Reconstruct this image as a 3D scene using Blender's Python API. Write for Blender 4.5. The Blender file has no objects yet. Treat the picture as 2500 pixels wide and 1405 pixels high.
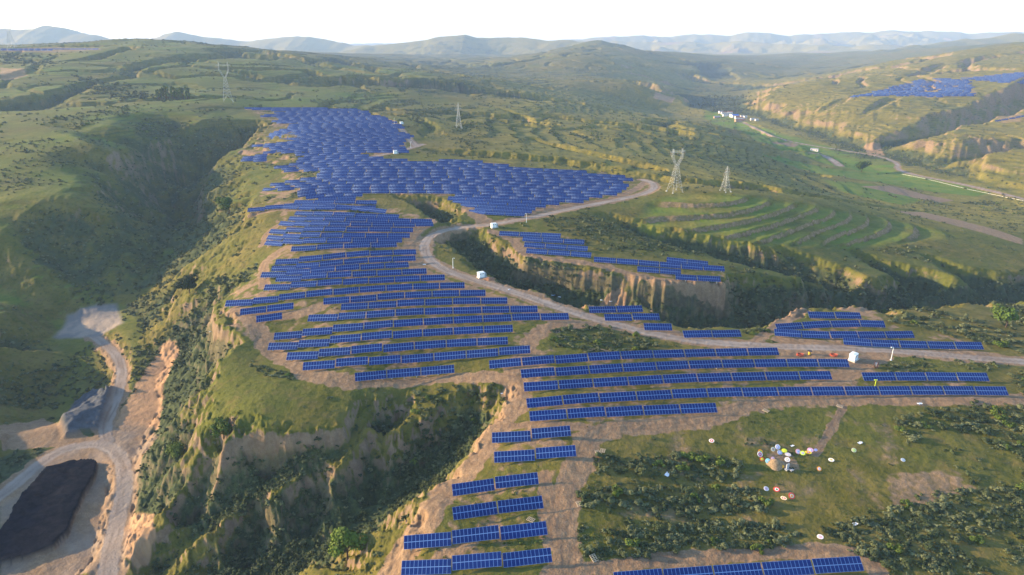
import bpy, bmesh, math, random
import numpy as np
from mathutils import Vector, Matrix, Euler
R = math.radians
rng = np.random.default_rng(7)
random.seed(7)
sc = bpy.context.scene
COL = sc.collection

# ------------------------------------------------------------------ camera
F, CX, CY, PITCH, CAMH = 1640.0, 1250.0, 702.5, R(20.35), 120.0
cam_d = bpy.data.cameras.new("camera")
cam = bpy.data.objects.new("camera", cam_d)
COL.objects.link(cam)
cam.location = (0, 0, CAMH)
cam.rotation_euler = (math.pi / 2 - PITCH, 0, 0)
cam_d.sensor_width = 36.0
cam_d.lens = 36.0 * F / 2500.0
cam_d.clip_start, cam_d.clip_end = 1.0, 60000.0
sc.camera = cam

# ------------------------------------------------------------------ sky and sun (low evening sun, left and slightly ahead)
SUN_EL, SUN_AZ = R(12.5), R(-81.0)            # azimuth measured from +Y towards +X
w = bpy.data.worlds.new("World"); sc.world = w; w.use_nodes = True
nt = w.node_tree
sky = nt.nodes.new("ShaderNodeTexSky")
sky.sky_type = 'NISHITA'; sky.sun_disc = False
sky.sun_elevation = SUN_EL; sky.sun_rotation = SUN_AZ
sky.air_density, sky.dust_density, sky.ozone_density, sky.altitude = 1.0, 0.6, 1.6, 900
bg = nt.nodes["Background"]; bg.inputs[1].default_value = 0.15
nt.links.new(sky.outputs[0], bg.inputs[0])
sd = bpy.data.lights.new("sun", 'SUN'); sd.energy = 4.1; sd.angle = R(0.6); sd.color = (1.0, 0.71, 0.40)
sun = bpy.data.objects.new("sun", sd); COL.objects.link(sun)
sdir = Vector((math.sin(SUN_AZ) * math.cos(SUN_EL), math.cos(SUN_AZ) * math.cos(SUN_EL), math.sin(SUN_EL)))
sun.rotation_euler = sdir.to_track_quat('Z', 'Y').to_euler()
sun.location = (-300, 100, 400)
sc.view_settings.view_transform = 'Standard'; sc.view_settings.look = 'None'
sc.view_settings.exposure = 1.74; sc.view_settings.gamma = 1.0
sc.cycles.max_bounces = 4; sc.cycles.diffuse_bounces = 2; sc.cycles.volume_bounces = 1
sc.cycles.use_denoising = True
# ------------------------------------------------------------------ photo rays -> places
_cp, _sp = math.cos(PITCH), math.sin(PITCH)
def ray(u, v):
    a = np.asarray(u, float) - CX; b = CY - np.asarray(v, float)
    return np.stack([a, F * _cp + b * _sp, -F * _sp + b * _cp], -1)
def W(u, v, z):                      # the point at height z seen at u, v
    d = ray(u, v); t = (z - CAMH) / d[..., 2]
    return float(d[..., 0] * t), float(d[..., 1] * t), float(z)
def Wy(u, v, y):                     # the point at forward distance y seen at u, v
    d = ray(u, v); t = y / d[..., 1]
    return float(d[..., 0] * t), float(y), float(CAMH + d[..., 2] * t)

# ------------------------------------------------------------------ noise
def _hash(ix, iy, seed):
    h = (ix.astype(np.int64) * 374761393 + iy.astype(np.int64) * 668265263 + seed * 982451653) & 0xffffffff
    h = ((h ^ (h >> 13)) * 1274126177) & 0xffffffff
    return ((h ^ (h >> 16)) & 0xffff).astype(np.float32) * (2 * math.pi / 65536.0)
def pn(x, y, seed=0):
    x = np.asarray(x, np.float32); y = np.asarray(y, np.float32)
    ix, iy = np.floor(x), np.floor(y)
    fx, fy = x - ix, y - iy
    ux, uy = fx * fx * fx * (fx * (fx * 6 - 15) + 10), fy * fy * fy * (fy * (fy * 6 - 15) + 10)
    def g(dx, dy):
        a = _hash(ix + dx, iy + dy, seed)
        return np.cos(a) * (fx - dx) + np.sin(a) * (fy - dy)
    a = g(0, 0) * (1 - ux) + g(1, 0) * ux
    b = g(0, 1) * (1 - ux) + g(1, 1) * ux
    return (a * (1 - uy) + b * uy) * 1.5
def fbm(x, y, o, seed=0, gain=0.5):
    s = 0; a = 1.0
    for k in range(o):
        s = s + a * pn(x * (2.03 ** k), y * (2.03 ** k), seed + 17 * k); a *= gain
    return s
def ridged(x, y, o, seed=0, gain=0.5):          # 0 on notch lines, towards 1 on crests' flanks
    s = 0; a = 1.0; t = 0
    for k in range(o):
        s = s + a * (1 - np.abs(pn(x * (2.03 ** k), y * (2.03 ** k), seed + 31 * k)) * 1.6); t += a; a *= gain
    return s / t
def sstep(a, b, x):
    t = np.clip((x - a) / (b - a), 0, 1); return t * t * (3 - 2 * t)

# ------------------------------------------------------------------ polar sheet of ground points (finer near, coarser far)
NA, NR = 1150, 1560
AZ0, AZ1, R0, R1 = R(-50), R(50), 62.0, 17000.0
az = np.linspace(AZ0, AZ1, NA); lr = np.linspace(math.log(R0), math.log(R1), NR)
LR, AZ = np.meshgrid(lr, az, indexing='ij')
RR = np.exp(LR)
X = (RR * np.sin(AZ)).astype(np.float32); Y = (RR * np.cos(AZ)).astype(np.float32)

CTRL = [  # u, v, height of the upper surfaces seen there
 (1150,1405,0),(1104,1200,0),(1600,1405,0),(2100,1380,0),(2500,1405,-1),(981,1399,-3),(987,1340,-2),(1050,1250,2),(1250,1250,2),(1300,1100,4),(1350,1020,6),(1750,990,5),
 (2450,950,3),(2500,1150,0),(2000,1150,1),(1700,1180,1),(1250,900,7),(1600,880,6),(2000,880,4),(2400,880,3),(739,896,4),(655,848,2),(880,860,7),(1000,820,8),
 (1300,780,8),(1750,820,4),(2050,775,3),(2350,840,2),(2500,800,0),(2300,770,1),(552,750,3),(746,719,9),(900,720,9),(1180,690,9),(1480,770,6),(1640,800,5),
 (645,706,6),(640,672,7),(664,645,9),(850,640,13),(1010,620,12),(660,580,11),(760,570,16),(900,560,16),(1050,550,15),(1200,555,13),(1400,530,14),(605,517,13),(735,499,17),(900,490,18),
 (636,461,11),(760,428,20),(800,420,22),(1000,410,22),(1300,425,17),(1350,480,15),(1550,438,9),(1590,455,11),(1240,510,16),(598,397,16),(720,372,24),(800,360,27),(1000,350,25),(592,356,19),(690,330,30),
 (980,310,28),(800,300,31),(700,270,35),(900,280,32),(620,262,36),
 (560,900,3),(800,960,3),(820,1030,1),(600,1040,1),(520,830,4),(1000,1000,-1),(870,1105,-4),(640,1200,-9),(560,1250,-14),(500,1290,-19),(440,1370,-26),
 (1250,570,12),(1440,620,10),(1500,640,9),(1760,675,6),(1900,700,2),
 (1650,465,15),(1780,472,15),(2000,505,5),(2250,560,-9),(1560,530,11),(1700,590,6),(1900,610,0),(2100,610,-8),(2400,560,-15),(2500,560,-20),
 (2350,650,-13),(2500,690,-16),
 (1800,283,-42),(2000,360,-42),(2150,405,-42),(2450,490,-42),(1900,320,-42),(2200,460,-40),(2040,410,-41),(2350,510,-38),
 (1120,312,25),(1200,380,21),(1500,400,12),(1700,425,4),(1850,425,-10),(1400,320,10),(1600,340,-2),(1750,340,-17),(1690,300,-17),(1900,440,-20),
 (2000,450,-30),(2100,480,-32),(1000,290,30),(1000,250,24),(1300,275,14),(700,230,42),(600,247,43),(400,250,45),(1350,370,17),(1450,360,12),
 # outside of the frame, near
 (-300,1405,-20),(-300,1000,-20),(2900,1405,-3),(2900,900,-3),(2900,700,-18),
]
CTRL_Y = [ # u, v, forward distance
 (850,152,1900),(1000,172,1700),(1100,197,1420),(1300,226,1400),(1500,250,1500),(1600,268,1650),
 (0,130,1500),(200,150,1300),(400,180,1200),(520,220,1020),(0,200,1100),(200,240,950),(0,260,850),(100,300,720),(300,330,640),(100,380,570),
 (0,450,500),(200,420,540),(350,385,575),(0,560,425),(100,600,415),(0,690,400),(0,745,352),(0,900,300),(0,1000,272),(120,800,370),(160,1000,290),
 (400,96,1900),(250,98,1800),(600,120,1900),(0,118,1750),(720,128,2100),(-300,300,900),(-300,120,1500),(-300,600,420),
 (2500,352,905),(2350,372,890),(2300,312,1080),(2500,282,1150),(2250,218,1500),(2100,242,1400),(2380,238,1350),(2000,202,1800),(2200,152,2200),
 (2500,105,2500),(2300,130,2300),(1850,232,1700),(2500,190,1500),(2900,200,1300),(2900,100,2300),(2900,330,900),(2450,440,790),(2320,440,815),
 (1430,142,2600),(1440,110,3400),(1250,182,2300),(1400,192,2050),(1600,225,1800),(1550,200,1850),(1700,200,2500),(1900,180,3000),(1750,237,2100),
 (2100,150,3600),(2400,112,3800),(1950,190,2800),(1650,130,3600),(1300,140,3600),(1100,155,3000),(900,140,3300),
]
FAR = [(-9000,11000,10),(-4000,11000,0),(0,11000,-10),(4000,11000,-10),(9000,11000,10),(-12000,16000,0),(0,17000,0),(12000,16000,0),
       (-2500,4500,30),(-5000,4000,60),(-800,5200,0),(1200,5200,-10),(3500,5500,0),(6000,5000,60),(-1500,3000,70)]
pts = [W(*c) for c in CTRL] + [Wy(*c) for c in CTRL_Y] + [tuple(map(float, f)) for f in FAR]
pts = np.array(pts)
def _warp(x, y): return np.arctan2(x, y) * 1.3, 0.5 * np.log(x * x + y * y)
ca, cl = _warp(pts[:, 0], pts[:, 1])
K = lambda d2: np.sqrt(d2 + 0.05 ** 2)
A = K((ca[:, None] - ca) ** 2 + (cl[:, None] - cl) ** 2)
n = len(pts)
M = np.zeros((n + 3, n + 3)); M[:n, :n] = A - np.eye(n) * 0.004
M[:n, n] = 1; M[:n, n + 1] = ca; M[:n, n + 2] = cl; M[n:, :n] = M[:n, n:].T
sol = np.linalg.solve(M, np.concatenate([pts[:, 2], np.zeros(3)]))
ga = np.linspace(AZ0, AZ1, NA // 4) ; gl = np.linspace(lr[0], lr[-1], NR // 4)
GL, GA = np.meshgrid(gl, ga, indexing='ij'); GA = GA * 1.3
G = sol[n] + sol[n + 1] * GA + sol[n + 2] * GL
for i in range(n): G += sol[i] * K((GA - ca[i]) ** 2 + (GL - cl[i]) ** 2)
def up(Gc, ni, nj):                 # Catmull-Rom from the coarse sheet to the fine one
    def ax0(g, m):
        t = np.linspace(0, g.shape[0] - 1, m); i = np.clip(t.astype(int), 0, g.shape[0] - 2); f = (t - i)[:, None]
        p0, p1, p2, p3 = g[np.clip(i - 1, 0, None)], g[i], g[i + 1], g[np.clip(i + 2, None, g.shape[0] - 1)]
        return 0.5 * (2 * p1 + (p2 - p0) * f + (2 * p0 - 5 * p1 + 4 * p2 - p3) * f * f + (3 * p1 - p0 - 3 * p2 + p3) * f ** 3)
    return ax0(ax0(Gc, ni).T.copy(), nj).T
Z = np.ascontiguousarray(up(G, NR, NA), dtype=np.float32)

# ------------------------------------------------------------------ polyline distance (distance, along-length, interpolated height, side)
def polydist(P, reach, x=None, y=None):
    x = X if x is None else x; y = Y if y is None else y
    P = np.asarray(P, float)
    m = (x > P[:, 0].min() - reach) & (x < P[:, 0].max() + reach) & (y > P[:, 1].min() - reach) & (y < P[:, 1].max() + reach)
    idx = np.nonzero(m.ravel())[0]
    xs, ys = x.ravel()[idx], y.ravel()[idx]
    D = np.full(len(idx), 1e9, np.float32); S = np.zeros_like(D); H = np.zeros_like(D); SD = np.zeros_like(D)
    s0 = 0.0
    for a, b in zip(P[:-1], P[1:]):
        dx, dy = b[0] - a[0], b[1] - a[1]; L2 = dx * dx + dy * dy + 1e-9; L = math.sqrt(L2)
        t = np.clip(((xs - a[0]) * dx + (ys - a[1]) * dy) / L2, 0, 1)
        ex, ey = xs - a[0] - t * dx, ys - a[1] - t * dy
        d = np.sqrt(ex * ex + ey * ey)
        k = d < D
        D[k] = d[k]; S[k] = (s0 + t * L)[k]
        if P.shape[1] > 2: H[k] = (a[2] + t * (b[2] - a[2]))[k]
        SD[k] = (ex * dy - ey * dx)[k] / L        # > 0: right of the line's direction
        s0 += L
    keep = D < reach
    return idx[keep], D[keep], S[keep], H[keep], SD[keep]
def chaikin(P, n=2):
    P = np.asarray(P, float)
    for _ in range(n):
        q = np.empty((2 * len(P) - 2, P.shape[1])); q[0::2] = P[:-1] * .75 + P[1:] * .25; q[1::2] = P[:-1] * .25 + P[1:] * .75
        P = np.vstack([P[:1], q[1:-1] if len(q) > 2 else q, P[-1:]])
    return P

# broad swell of the land, none in the near built ground
far = sstep(420, 1400, RR).astype(np.float32)
Z += far * (fbm(X / 420, Y / 420, 3, 3) * 9.0 + fbm(X / 110, Y / 110, 2, 5) * 2.5)
Z += sstep(2500, 5000, RR) * fbm(X / 1300, Y / 1300, 4, 9) * 28

# ridges of the far ranges: crest lines at their own distances
def ridge(P, k, amp, wl, reach, seed):
    P = chaikin([Wy(*p) for p in P], 1)
    idx, D, S, H, SD = polydist(P, reach)
    x, y = X.ravel()[idx], Y.ravel()[idx]
    rn = ridged(x / wl, y / wl, 5, seed, 0.55)
    fall = np.sqrt(D * D + 60.0 ** 2) - 60
    H = H + 12 + 22 * fbm(S / 420, S * 0 + seed, 3, seed)
    h = H - k * fall - amp * (rn - 0.15) * np.clip(D / (wl * 0.5), 0.04, 1)
    zf = Z.ravel(); zf[idx] = np.maximum(zf[idx], h)
RIDGES = [
 ([(-500,95,6500),(0,73,6500),(60,76,6500),(130,67,6500),(200,88,6400),(262,96,6300),(330,108,6200)], .22, 90, 900, 2600, 40),
 ([(360,100,7200),(420,81,7200),(460,85,7200),(520,97,7200),(620,101,7200),(690,96,7000),(740,91,7000),(800,107,7000),(900,114,6800),(980,110,6500)], .22, 80, 900, 2600, 41),
 ([(900,116,5600),(1000,107,5600),(1060,100,5600),(1120,87,5600),(1180,98,5600),(1262,94,5600),(1300,99,5500),(1400,104,5300),(1500,112,5000)], .20, 90, 800, 2400, 42),
 ([(1340,101,9500),(1440,96,9500),(1550,87,9500),(1620,92,9500),(1700,88,9500),(1850,83,9300),(1950,86,9300),(2100,80,9200),(2280,76,9200),(2400,85,9000),(2500,80,9000),(2900,80,9000)], .10, 330, 1300, 4200, 43),
 ([(1500,104,8200),(1650,106,8000),(1800,104,7600),(2000,112,7000),(2180,118,6600),(2300,105,6800),(2500,104,7000)], .13, 210, 900, 2200, 47),
 ([(1960,160,4300),(2100,136,4400),(2280,109,4700),(2400,98,4900),(2500,86,5000),(2900,70,5000)], .24, 60, 600, 1500, 44),
 ([(1180,165,3500),(1300,138,3600),(1440,106,3700),(1540,126,3700),(1660,150,3400)], .20, 40, 420, 1300, 45),
]
for a in RIDGES: ridge(*a)

# ------------------------------------------------------------------ valleys and gullies cut into the upper surface
ZTOP = Z.copy()
CUT = np.zeros(NR * NA, np.float32)              # how deep each point was cut
def valley(P, w0, k1, dx, k2, rib, wl, reach, seed, world=False, kside=None):
    P = chaikin(P if world else [W(*p) for p in P], 2)
    idx, D, S, H, SD = polydist(P, reach)
    x, y = X.ravel()[idx], Y.ravel()[idx]
    wob = fbm(x / (wl * 3), y / (wl * 3), 2, seed + 5) * wl * 0.5
    rn = ridged((S + wob) / wl, (D + np.sign(SD) * 400) / (wl * 3.2), 3, seed, 0.5)
    d = np.maximum(0, D - w0 * (1 + 0.5 * pn(S / (wl * 2), S * 0 + seed, 2)))
    env = sstep(0, wl * 1.0, d)
    d = np.maximum(0, d + rib * (0.62 - rn) * env)
    kk1, kk2 = k1, k2
    if kside is not None:
        s = SD > 0; kk1 = np.where(s, kside[0], k1); kk2 = np.where(s, kside[1], k2)
    h = H + np.minimum(d, dx) * kk1 + np.maximum(d - dx, 0) * kk2
    zf = Z.ravel(); z0 = zf[idx]
    ks = 13.0 if seed in (2, 3, 4, 5, 16, 51, 52, 61, 62) else 1.2      # old slopes have rounded shoulders, fresh cuts sharp ones
    q_ = np.clip(.5 + .5 * (z0 - h) / ks, 0, 1); zn = z0 + (h - z0) * q_ - ks * q_ * (1 - q_); zn = np.where(z0 - h < -ks, z0, zn)
    CUT[idx] = np.maximum(CUT[idx], z0 - zn)
    zf[idx] = zn
VALLEYS = [
 # the deep valley left of the solar ridge, quarry floor at its mouth
 ([(-100,1470,-34),(90,1250,-35),(205,1060,-35),(258,900,-35),(218,790,-35)], 25, .62, 16, 1.05, 7, 20, 120, 1),
 ([(235,790,-35),(320,715,-30),(430,600,-20),(455,520,-11),(468,450,-3),(462,400,5),(440,360,13),(415,325,22)], 3, .46, 30, .68, 17, 30, 240, 2),
 ([(340,360,22),(400,400,12),(450,440,0)], 2, .45, 20, .62, 8, 26, 110, 3),
 ([(-60,640,4),(60,720,-14),(160,775,-31)], 2, .6, 20, .95, 8, 22, 90, 51),
 ([(150,300,40),(250,340,30),(380,400,14),(440,430,4)], 2, .55, 16, .95, 10, 26, 80, 52),
 ([(20,540,6),(130,630,-18),(230,700,-30),(280,740,-34)], 3, .5, 22, .75, 9, 24, 120, 4),
 ([(230,430,14),(330,500,-8),(420,570,-24)], 2, .55, 20, .8, 9, 24, 100, 5),
 ([(180,390,24),(300,440,6),(430,480,-12)], 2, .55, 20, .8, 9, 24, 100, 61), ([(250,335,30),(350,375,13),(450,410,-4)], 2, .55, 20, .8, 9, 24, 90, 62),
 ([(0,820,-22),(130,870,-30),(240,900,-35)], 4, .55, 20, .9, 6, 20, 80, 6),
 # near gullies below the meadow
 ([(1222,975,3),(1165,1040,-5),(1060,1140,-12),(900,1275,-18),(760,1355,-23),(600,1440,-29),(350,1520,-34)], 2.2, .62, 9, 1.15, 5, 12, 60, 7),
 ([(890,1000,-1),(862,1090,-6),(760,1150,-9),(610,1210,-17),(480,1310,-25),(390,1400,-31)], 1.6, .8, 5, 2.0, 4, 11, 50, 8),
 ([(965,1070,-4),(935,1140,-13),(905,1235,-19)], .5, .8, 4, 1.4, 2, 6, 18, 53),
 ([(820,1145,-8),(785,1220,-18),(750,1320,-25)], .5, .8, 4, 1.4, 2, 6, 18, 54),
 ([(660,1205,-13),(635,1280,-24),(605,1390,-31)], .5, .8, 4, 1.4, 2, 6, 18, 55),
 ([(1115,1165,-1),(1060,1190,-8),(1005,1215,-16)], .5, .8, 3, 1.4, 2, 6, 14, 56),
 ([(1000,1285,-2),(935,1310,-12),(870,1318,-20)], .5, .8, 3, 1.4, 2, 6, 15, 57),
 ([(900,1395,-6),(825,1390,-15),(745,1385,-25)], .5, .8, 3, 1.4, 2, 6, 15, 58),
 ([(700,1088,-4),(690,1130,-12),(660,1180,-18)], .5, .9, 3, 1.6, 2, 6, 13, 59),
 ([(520,1120,-11),(500,1190,-19),(470,1290,-28)], .5, .9, 3, 1.6, 2, 6, 14, 60),
 ([(1010,950,2),(985,1010,-4),(945,1065,-9)], 1.0, .8, 4, 1.6, 2, 8, 22, 9),
 ([(560,640,2),(470,690,-11),(380,765,-26),(300,800,-34)], 1.5, .7, 9, 1.1, 4, 12, 34, 10),
 ([(500,815,-2),(450,850,-11),(390,900,-21),(330,935,-32)], 1.5, .7, 9, 1.2, 4, 12, 36, 11),
 ([(640,610,10),(560,640,4),(520,660,-2)], 1.5, .9, 6, 1.8, 3, 10, 30, 12),
 ([(480,960,-4),(400,1040,-20),(330,1100,-33)], 2, .8, 10, 1.6, 4, 12, 40, 13),
 ([(560,480,18),(510,520,8),(460,560,-8)], 2, .75, 12, 1.3, 6, 16, 70, 14),
 ([(600,400,22),(550,440,12),(490,470,-2)], 2, .75, 12, 1.3, 6, 16, 70, 15),
 ([(560,290,36),(530,340,26),(490,400,8)], 2, .5, 14, .8, 7, 18, 90, 16),
 # the winding valley right of the road
 ([(1075,562,9),(1130,600,4),(1220,690,-3),(1330,745,-9),(1450,795,-13),(1600,838,-16),(1800,843,-19),(2000,813,-22),(2300,788,-28),(2600,745,-34)], 2, .72, 12, 1.0, 8, 18, 140, 20, False, (.62,.85)),
 ([(1490,540,9),(1560,580,3),(1660,625,-4),(1800,680,-13),(1950,728,-21)], 3, .65, 14, 1.2, 6, 16, 80, 21),
 ([(930,475,16),(985,497,11),(1035,520,8),(1085,552,7)], 2.5, .7, 8, 1.6, 4, 11, 45, 22),
 ([(1900,612,-2),(1960,670,-12),(2010,735,-22)], 2, .7, 14, 1.2, 6, 18, 60, 23),
 ([(2080,620,-10),(2160,680,-18),(2230,735,-27)], 2, .7, 14, 1.2, 6, 18, 60, 24),
 ([(2280,640,-14),(2340,690,-21),(2400,735,-29)], 2, .7, 14, 1.2, 6, 18, 60, 25),
 ([(1160,590,8),(1090,610,5),(1130,630,1)], 2, .8, 8, 1.6, 2, 10, 30, 26),
 # gullies of the hillside beyond the upper panels
 ([(1030,370,20),(1130,392,14),(1250,405,11),(1400,418,7),(1560,450,2),(1700,490,-6),(1850,520,-18)], 2, .5, 12, 1.2, 9, 20, 60, 27),
 ([(1300,345,13),(1450,395,6),(1600,430,0)], 2, .5, 10, 1.0, 7, 18, 45, 28),
 ([(1640,370,-6),(1760,395,-16),(1880,420,-28),(2000,440,-40)], 3, .5, 14, 1.0, 9, 22, 70, 29),
 ([(1780,480,3),(1950,500,-10),(2150,520,-25),(2350,525,-36)], 3, .45, 12, .9, 7, 20, 60, 30),
 # long valley below the ribbed bluff
 ([(650,205,46),(900,226,25),(1130,247,6),(1300,262,-6),(1500,282,-20),(1700,292,-38)], 12, .62, 22, 1.0, 40, 40, 330, 31, False, (.22, .35)),
 ([(760,240,40),(900,262,26),(1060,285,19),(1250,305,8)], 6, .25, 20, .8, 10, 26, 90, 32),
 ([(1350,300,4),(1500,320,-4),(1650,338,-12)], 6, .25, 18, .8, 10, 26, 90, 33),
 # right-hand hills
 ([(2560,262,-12),(2480,285,-18),(2330,325,-30),(2130,372,-42)], 8, .55, 34, 1.3, 26, 46, 200, 34),
 ([(2560,362,-22),(2400,388,-34),(2225,412,-42)], 8, .6, 30, 1.3, 18, 40, 140, 35),
 ([(2060,245,0),(1980,285,-20),(1900,310,-40)], 6, .6, 30, 1.2, 16, 40, 120, 36),
 ([(2200,235,10),(2090,290,-15),(2010,335,-38)], 5, .6, 26, 1.2, 14, 36, 90, 37),
 ([(2330,150,60),(2280,170,40),(2240,195,22)], 6, .6, 30, 1.2, 14, 40, 100, 38),
 # hills across the main valley
 ([(1330,160,40),(1390,182,18),(1500,215,-12),(1620,245,-35)], 10, .45, 40, .9, 40, 60, 260, 39),
 ([(1750,170,-10),(1780,215,-36),(1750,262,-42)], 40, .35, 50, .7, 40, 90, 420, 46),
 ([(600,150,62),(800,175,50),(1000,195,40)], 8, .4, 25, .9, 20, 44, 130, 48),
 ([(820,158,50),(850,172,36),(830,186,30)], 8, .5, 25, 1.0, 16, 40, 120, 49),
]
for v in VALLEYS: valley(*v)

# side of the main valley: bluffs of the right-hand hills cut back to the valley edge
valley([(2600,520,-42),(2450,478,-42),(2250,430,-42),(2150,395,-42),(2000,350,-42),(1880,312,-42),(1790,280,-42),(1740,262,-42),(1700,240,-42)], 50, .55, 44, .9, 26, 46, 420, 50)

# smaller drainage that frets the hillsides outside of the built ridge
wx = X + 40 * pn(X / 150, Y / 150, 101); wy = Y + 40 * pn(X / 150, Y / 150, 102)
lm = np.clip(sstep(650, 900, RR) + sstep(225, 300, -X) * sstep(250, 330, Y), 0, 1) * (1 - sstep(3200, 4200, RR))
lm = lm * (1 - np.exp(-((X - 330) / 260) ** 2) * (RR < 900))
lm = lm * (1 - .55 * sstep(-150, 0, X) * sstep(420, 560, Y) * (1 - sstep(1500, 2000, Y)))
for sca, dep, kk, sd_, am in ((330, 30, .62, 103, 0.9), (120, 12, .8, 105, 0.8)):
    gq = np.abs(pn(wx / sca, wy / sca, sd_)) * sca / 1.5
    rb = ridged(X / (sca * .13), Y / (sca * .13), 3, sd_ + 1, .5)
    dp = dep * np.clip(.35 + 1.1 * fbm(X / 520, Y / 520, 2, sd_ + 2), 0, 1) * lm
    cutd = np.maximum(0, dp - np.maximum(0, gq - 3 + sca * .05 * (.62 - rb)) * kk) * am
    cutd = cutd * sstep(-46, -30, Z)
    Z -= cutd.astype(np.float32); CUT = np.maximum(CUT, cutd.ravel() * 1.0)
# ------------------------------------------------------------------ terraces: slopes worked into steps
def grad():
    dr = np.gradient(Z, axis=0) / np.gradient(RR, axis=0)
    da = np.gradient(Z, axis=1) / (RR * (az[1] - az[0]))
    return dr, da
def seen(u, v, h=0.0):                 # places on the land seen at u, v (h above it)
    u = np.atleast_1d(np.asarray(u, float)); v = np.atleast_1d(np.asarray(v, float))
    out = np.zeros((len(u), 3)); ts = np.exp(np.linspace(math.log(80), math.log(16000), 5200))
    for i in range(len(u)):
        d = ray(u[i], v[i]); d = d / math.hypot(d[0], d[1])
        x, y = d[0] * ts, d[1] * ts; zr = CAMH + d[2] * ts
        df = zr - hgt(x, y) - h
        k = np.nonzero(df < 0)[0]
        if len(k) == 0: out[i] = (x[-1], y[-1], zr[-1]); continue
        k = max(1, k[0]); f = df[k - 1] / (df[k - 1] - df[k]); t = ts[k - 1] + f * (ts[k] - ts[k - 1])
        out[i] = (d[0] * t, d[1] * t, CAMH + d[2] * t - h)
    return out
def hgt(x, y):                         # height of the land at x, y
    x = np.asarray(x, float); y = np.asarray(y, float)
    i = (0.5 * np.log(x * x + y * y) - lr[0]) / (lr[1] - lr[0]); j = (np.arctan2(x, y) - AZ0) / (az[1] - az[0])
    i = np.clip(i, 0, NR - 1.001); j = np.clip(j, 0, NA - 1.001)
    i0 = i.astype(int); j0 = j.astype(int); fi = i - i0; fj = j - j0
    return (Z[i0, j0] * (1 - fi) * (1 - fj) + Z[i0 + 1, j0] * fi * (1 - fj) + Z[i0, j0 + 1] * (1 - fi) * fj + Z[i0 + 1, j0 + 1] * fi * fj)
def inside(P, soft=0.0):               # mask of a plan polygon over the sheet (soft: metres of blend)
    P = np.asarray(P)[:, :2]; m = np.zeros(X.shape, np.float32)
    b = (X > P[:, 0].min() - soft) & (X < P[:, 0].max() + soft) & (Y > P[:, 1].min() - soft) & (Y < P[:, 1].max() + soft)
    idx = np.nonzero(b.ravel())[0]; xs, ys = X.ravel()[idx], Y.ravel()[idx]
    ins = np.zeros(len(idx), bool)
    for a, c in zip(P, np.roll(P, -1, 0)):
        cond = (a[1] > ys) != (c[1] > ys)
        ins ^= cond & (xs < (c[0] - a[0]) * (ys - a[1]) / (c[1] - a[1] + 1e-12) + a[0])
    if soft > 0:
        D = np.full(len(idx), 1e9)
        for a, c in zip(P, np.roll(P, -1, 0)):
            dx, dy = c[0] - a[0], c[1] - a[1]; t = np.clip(((xs - a[0]) * dx + (ys - a[1]) * dy) / (dx * dx + dy * dy + 1e-9), 0, 1)
            D = np.minimum(D, np.hypot(xs - a[0] - t * dx, ys - a[1] - t * dy))
        val = sstep(-soft, soft, np.where(ins, D, -D))
    else: val = ins.astype(np.float32)
    m.ravel()[idx] = val
    return m
def poly(px, soft=0.0, z=None):
    P = seen([p[0] for p in px], [p[1] for p in px]) if z is None else np.array([W(p[0], p[1], z) for p in px])
    return inside(P, soft)
def terrace(mask, h, mix, frac, wig, seed, phase=0.0):
    t = Z / h + wig * fbm(X / 45, Y / 45, 2, seed) + phase
    f = t - np.floor(t)
    step = np.floor(t) + sstep(frac, 1.0, f)
    RISER[:] = np.maximum(RISER, mask * ((f > frac + 0.03) & (f < 0.99)))
    return Z + mask * mix * ((step - t) * h)
RISER = np.zeros(X.shape, np.float32)
# ------------------------------------------------------------------ the built ground keeps its level up to its own edge
PANEL_ZONE = [
 [(640,640),(660,560),(700,500),(610,520),(640,455),(720,400),(590,395),(600,350),(650,300),(600,265),(860,268),(960,300),(1000,335),(985,370),(905,385),(1030,392),(1130,385),(1300,410),(1550,432),(1560,460),(1450,490),(1270,525),(1170,520),(1120,485),(920,475),(930,510),(1060,535),(1065,560),(1010,580),(1030,640),(1150,690),(1330,750),(1400,775),(1250,800),(1300,850),(1120,915),(860,930),(630,850),(530,790),(530,745)],
 [(1190,880),(1320,850),(1900,845),(2080,890),(2400,905),(2470,960),(1760,1010),(1420,1050),(1410,1130),(1330,1190),(1360,1380),(1340,1405),(970,1405),(1000,1330),(1100,1260),(1100,1190),(1200,1140),(1195,1070),(1290,1035),(1270,900)],
 [(1480,1405),(1600,1385),(2100,1345),(2120,1405)], [(1210,560),(1380,570),(1450,630),(1770,650),(1770,690),(1640,690),(1280,630)], [(1430,745),(1570,745),(1650,800),(1560,805)], [(1885,790),(1960,752),(2110,750),(2170,775),(2410,850),(2050,850),(1880,820)],
]
ZC = Z; Z = ZTOP
keep = np.zeros(X.shape, np.float32)
for i, p in enumerate(PANEL_ZONE): keep = np.maximum(keep, poly(p, (9, 6, 4, 6, 5, 7)[i]))
for p in ([(1060,545),(1250,530),(1450,495),(1600,470),(1610,440),(1560,430),(1540,470),(1420,500),(1230,538),(1080,548),(1020,590),(1010,640),(1090,690),(1330,765),(1480,800),(1600,845),(1700,845),(1480,780),(1150,675),(1060,640),(1045,600)],
          [(880,380),(1000,378),(1050,355),(985,290),(900,268),(980,330),(1010,352)],
          [(620,962),(600,1045),(700,1055),(830,1040),(860,960),(840,930),(640,870),(540,880),(530,980)]):
    keep = np.maximum(keep, poly(p, 5.0))
keep = np.clip(sstep(0, .5, keep) + .25 * fbm(X / 7, Y / 7, 3, 64) * (keep > .02) * (keep < .98), 0, 1).astype(np.float32)
Z = ZC + keep * (ZTOP - ZC); CUT *= (1 - keep.ravel())
uncut = 1 - sstep(0.3, 3.0, CUT.reshape(X.shape))
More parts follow.
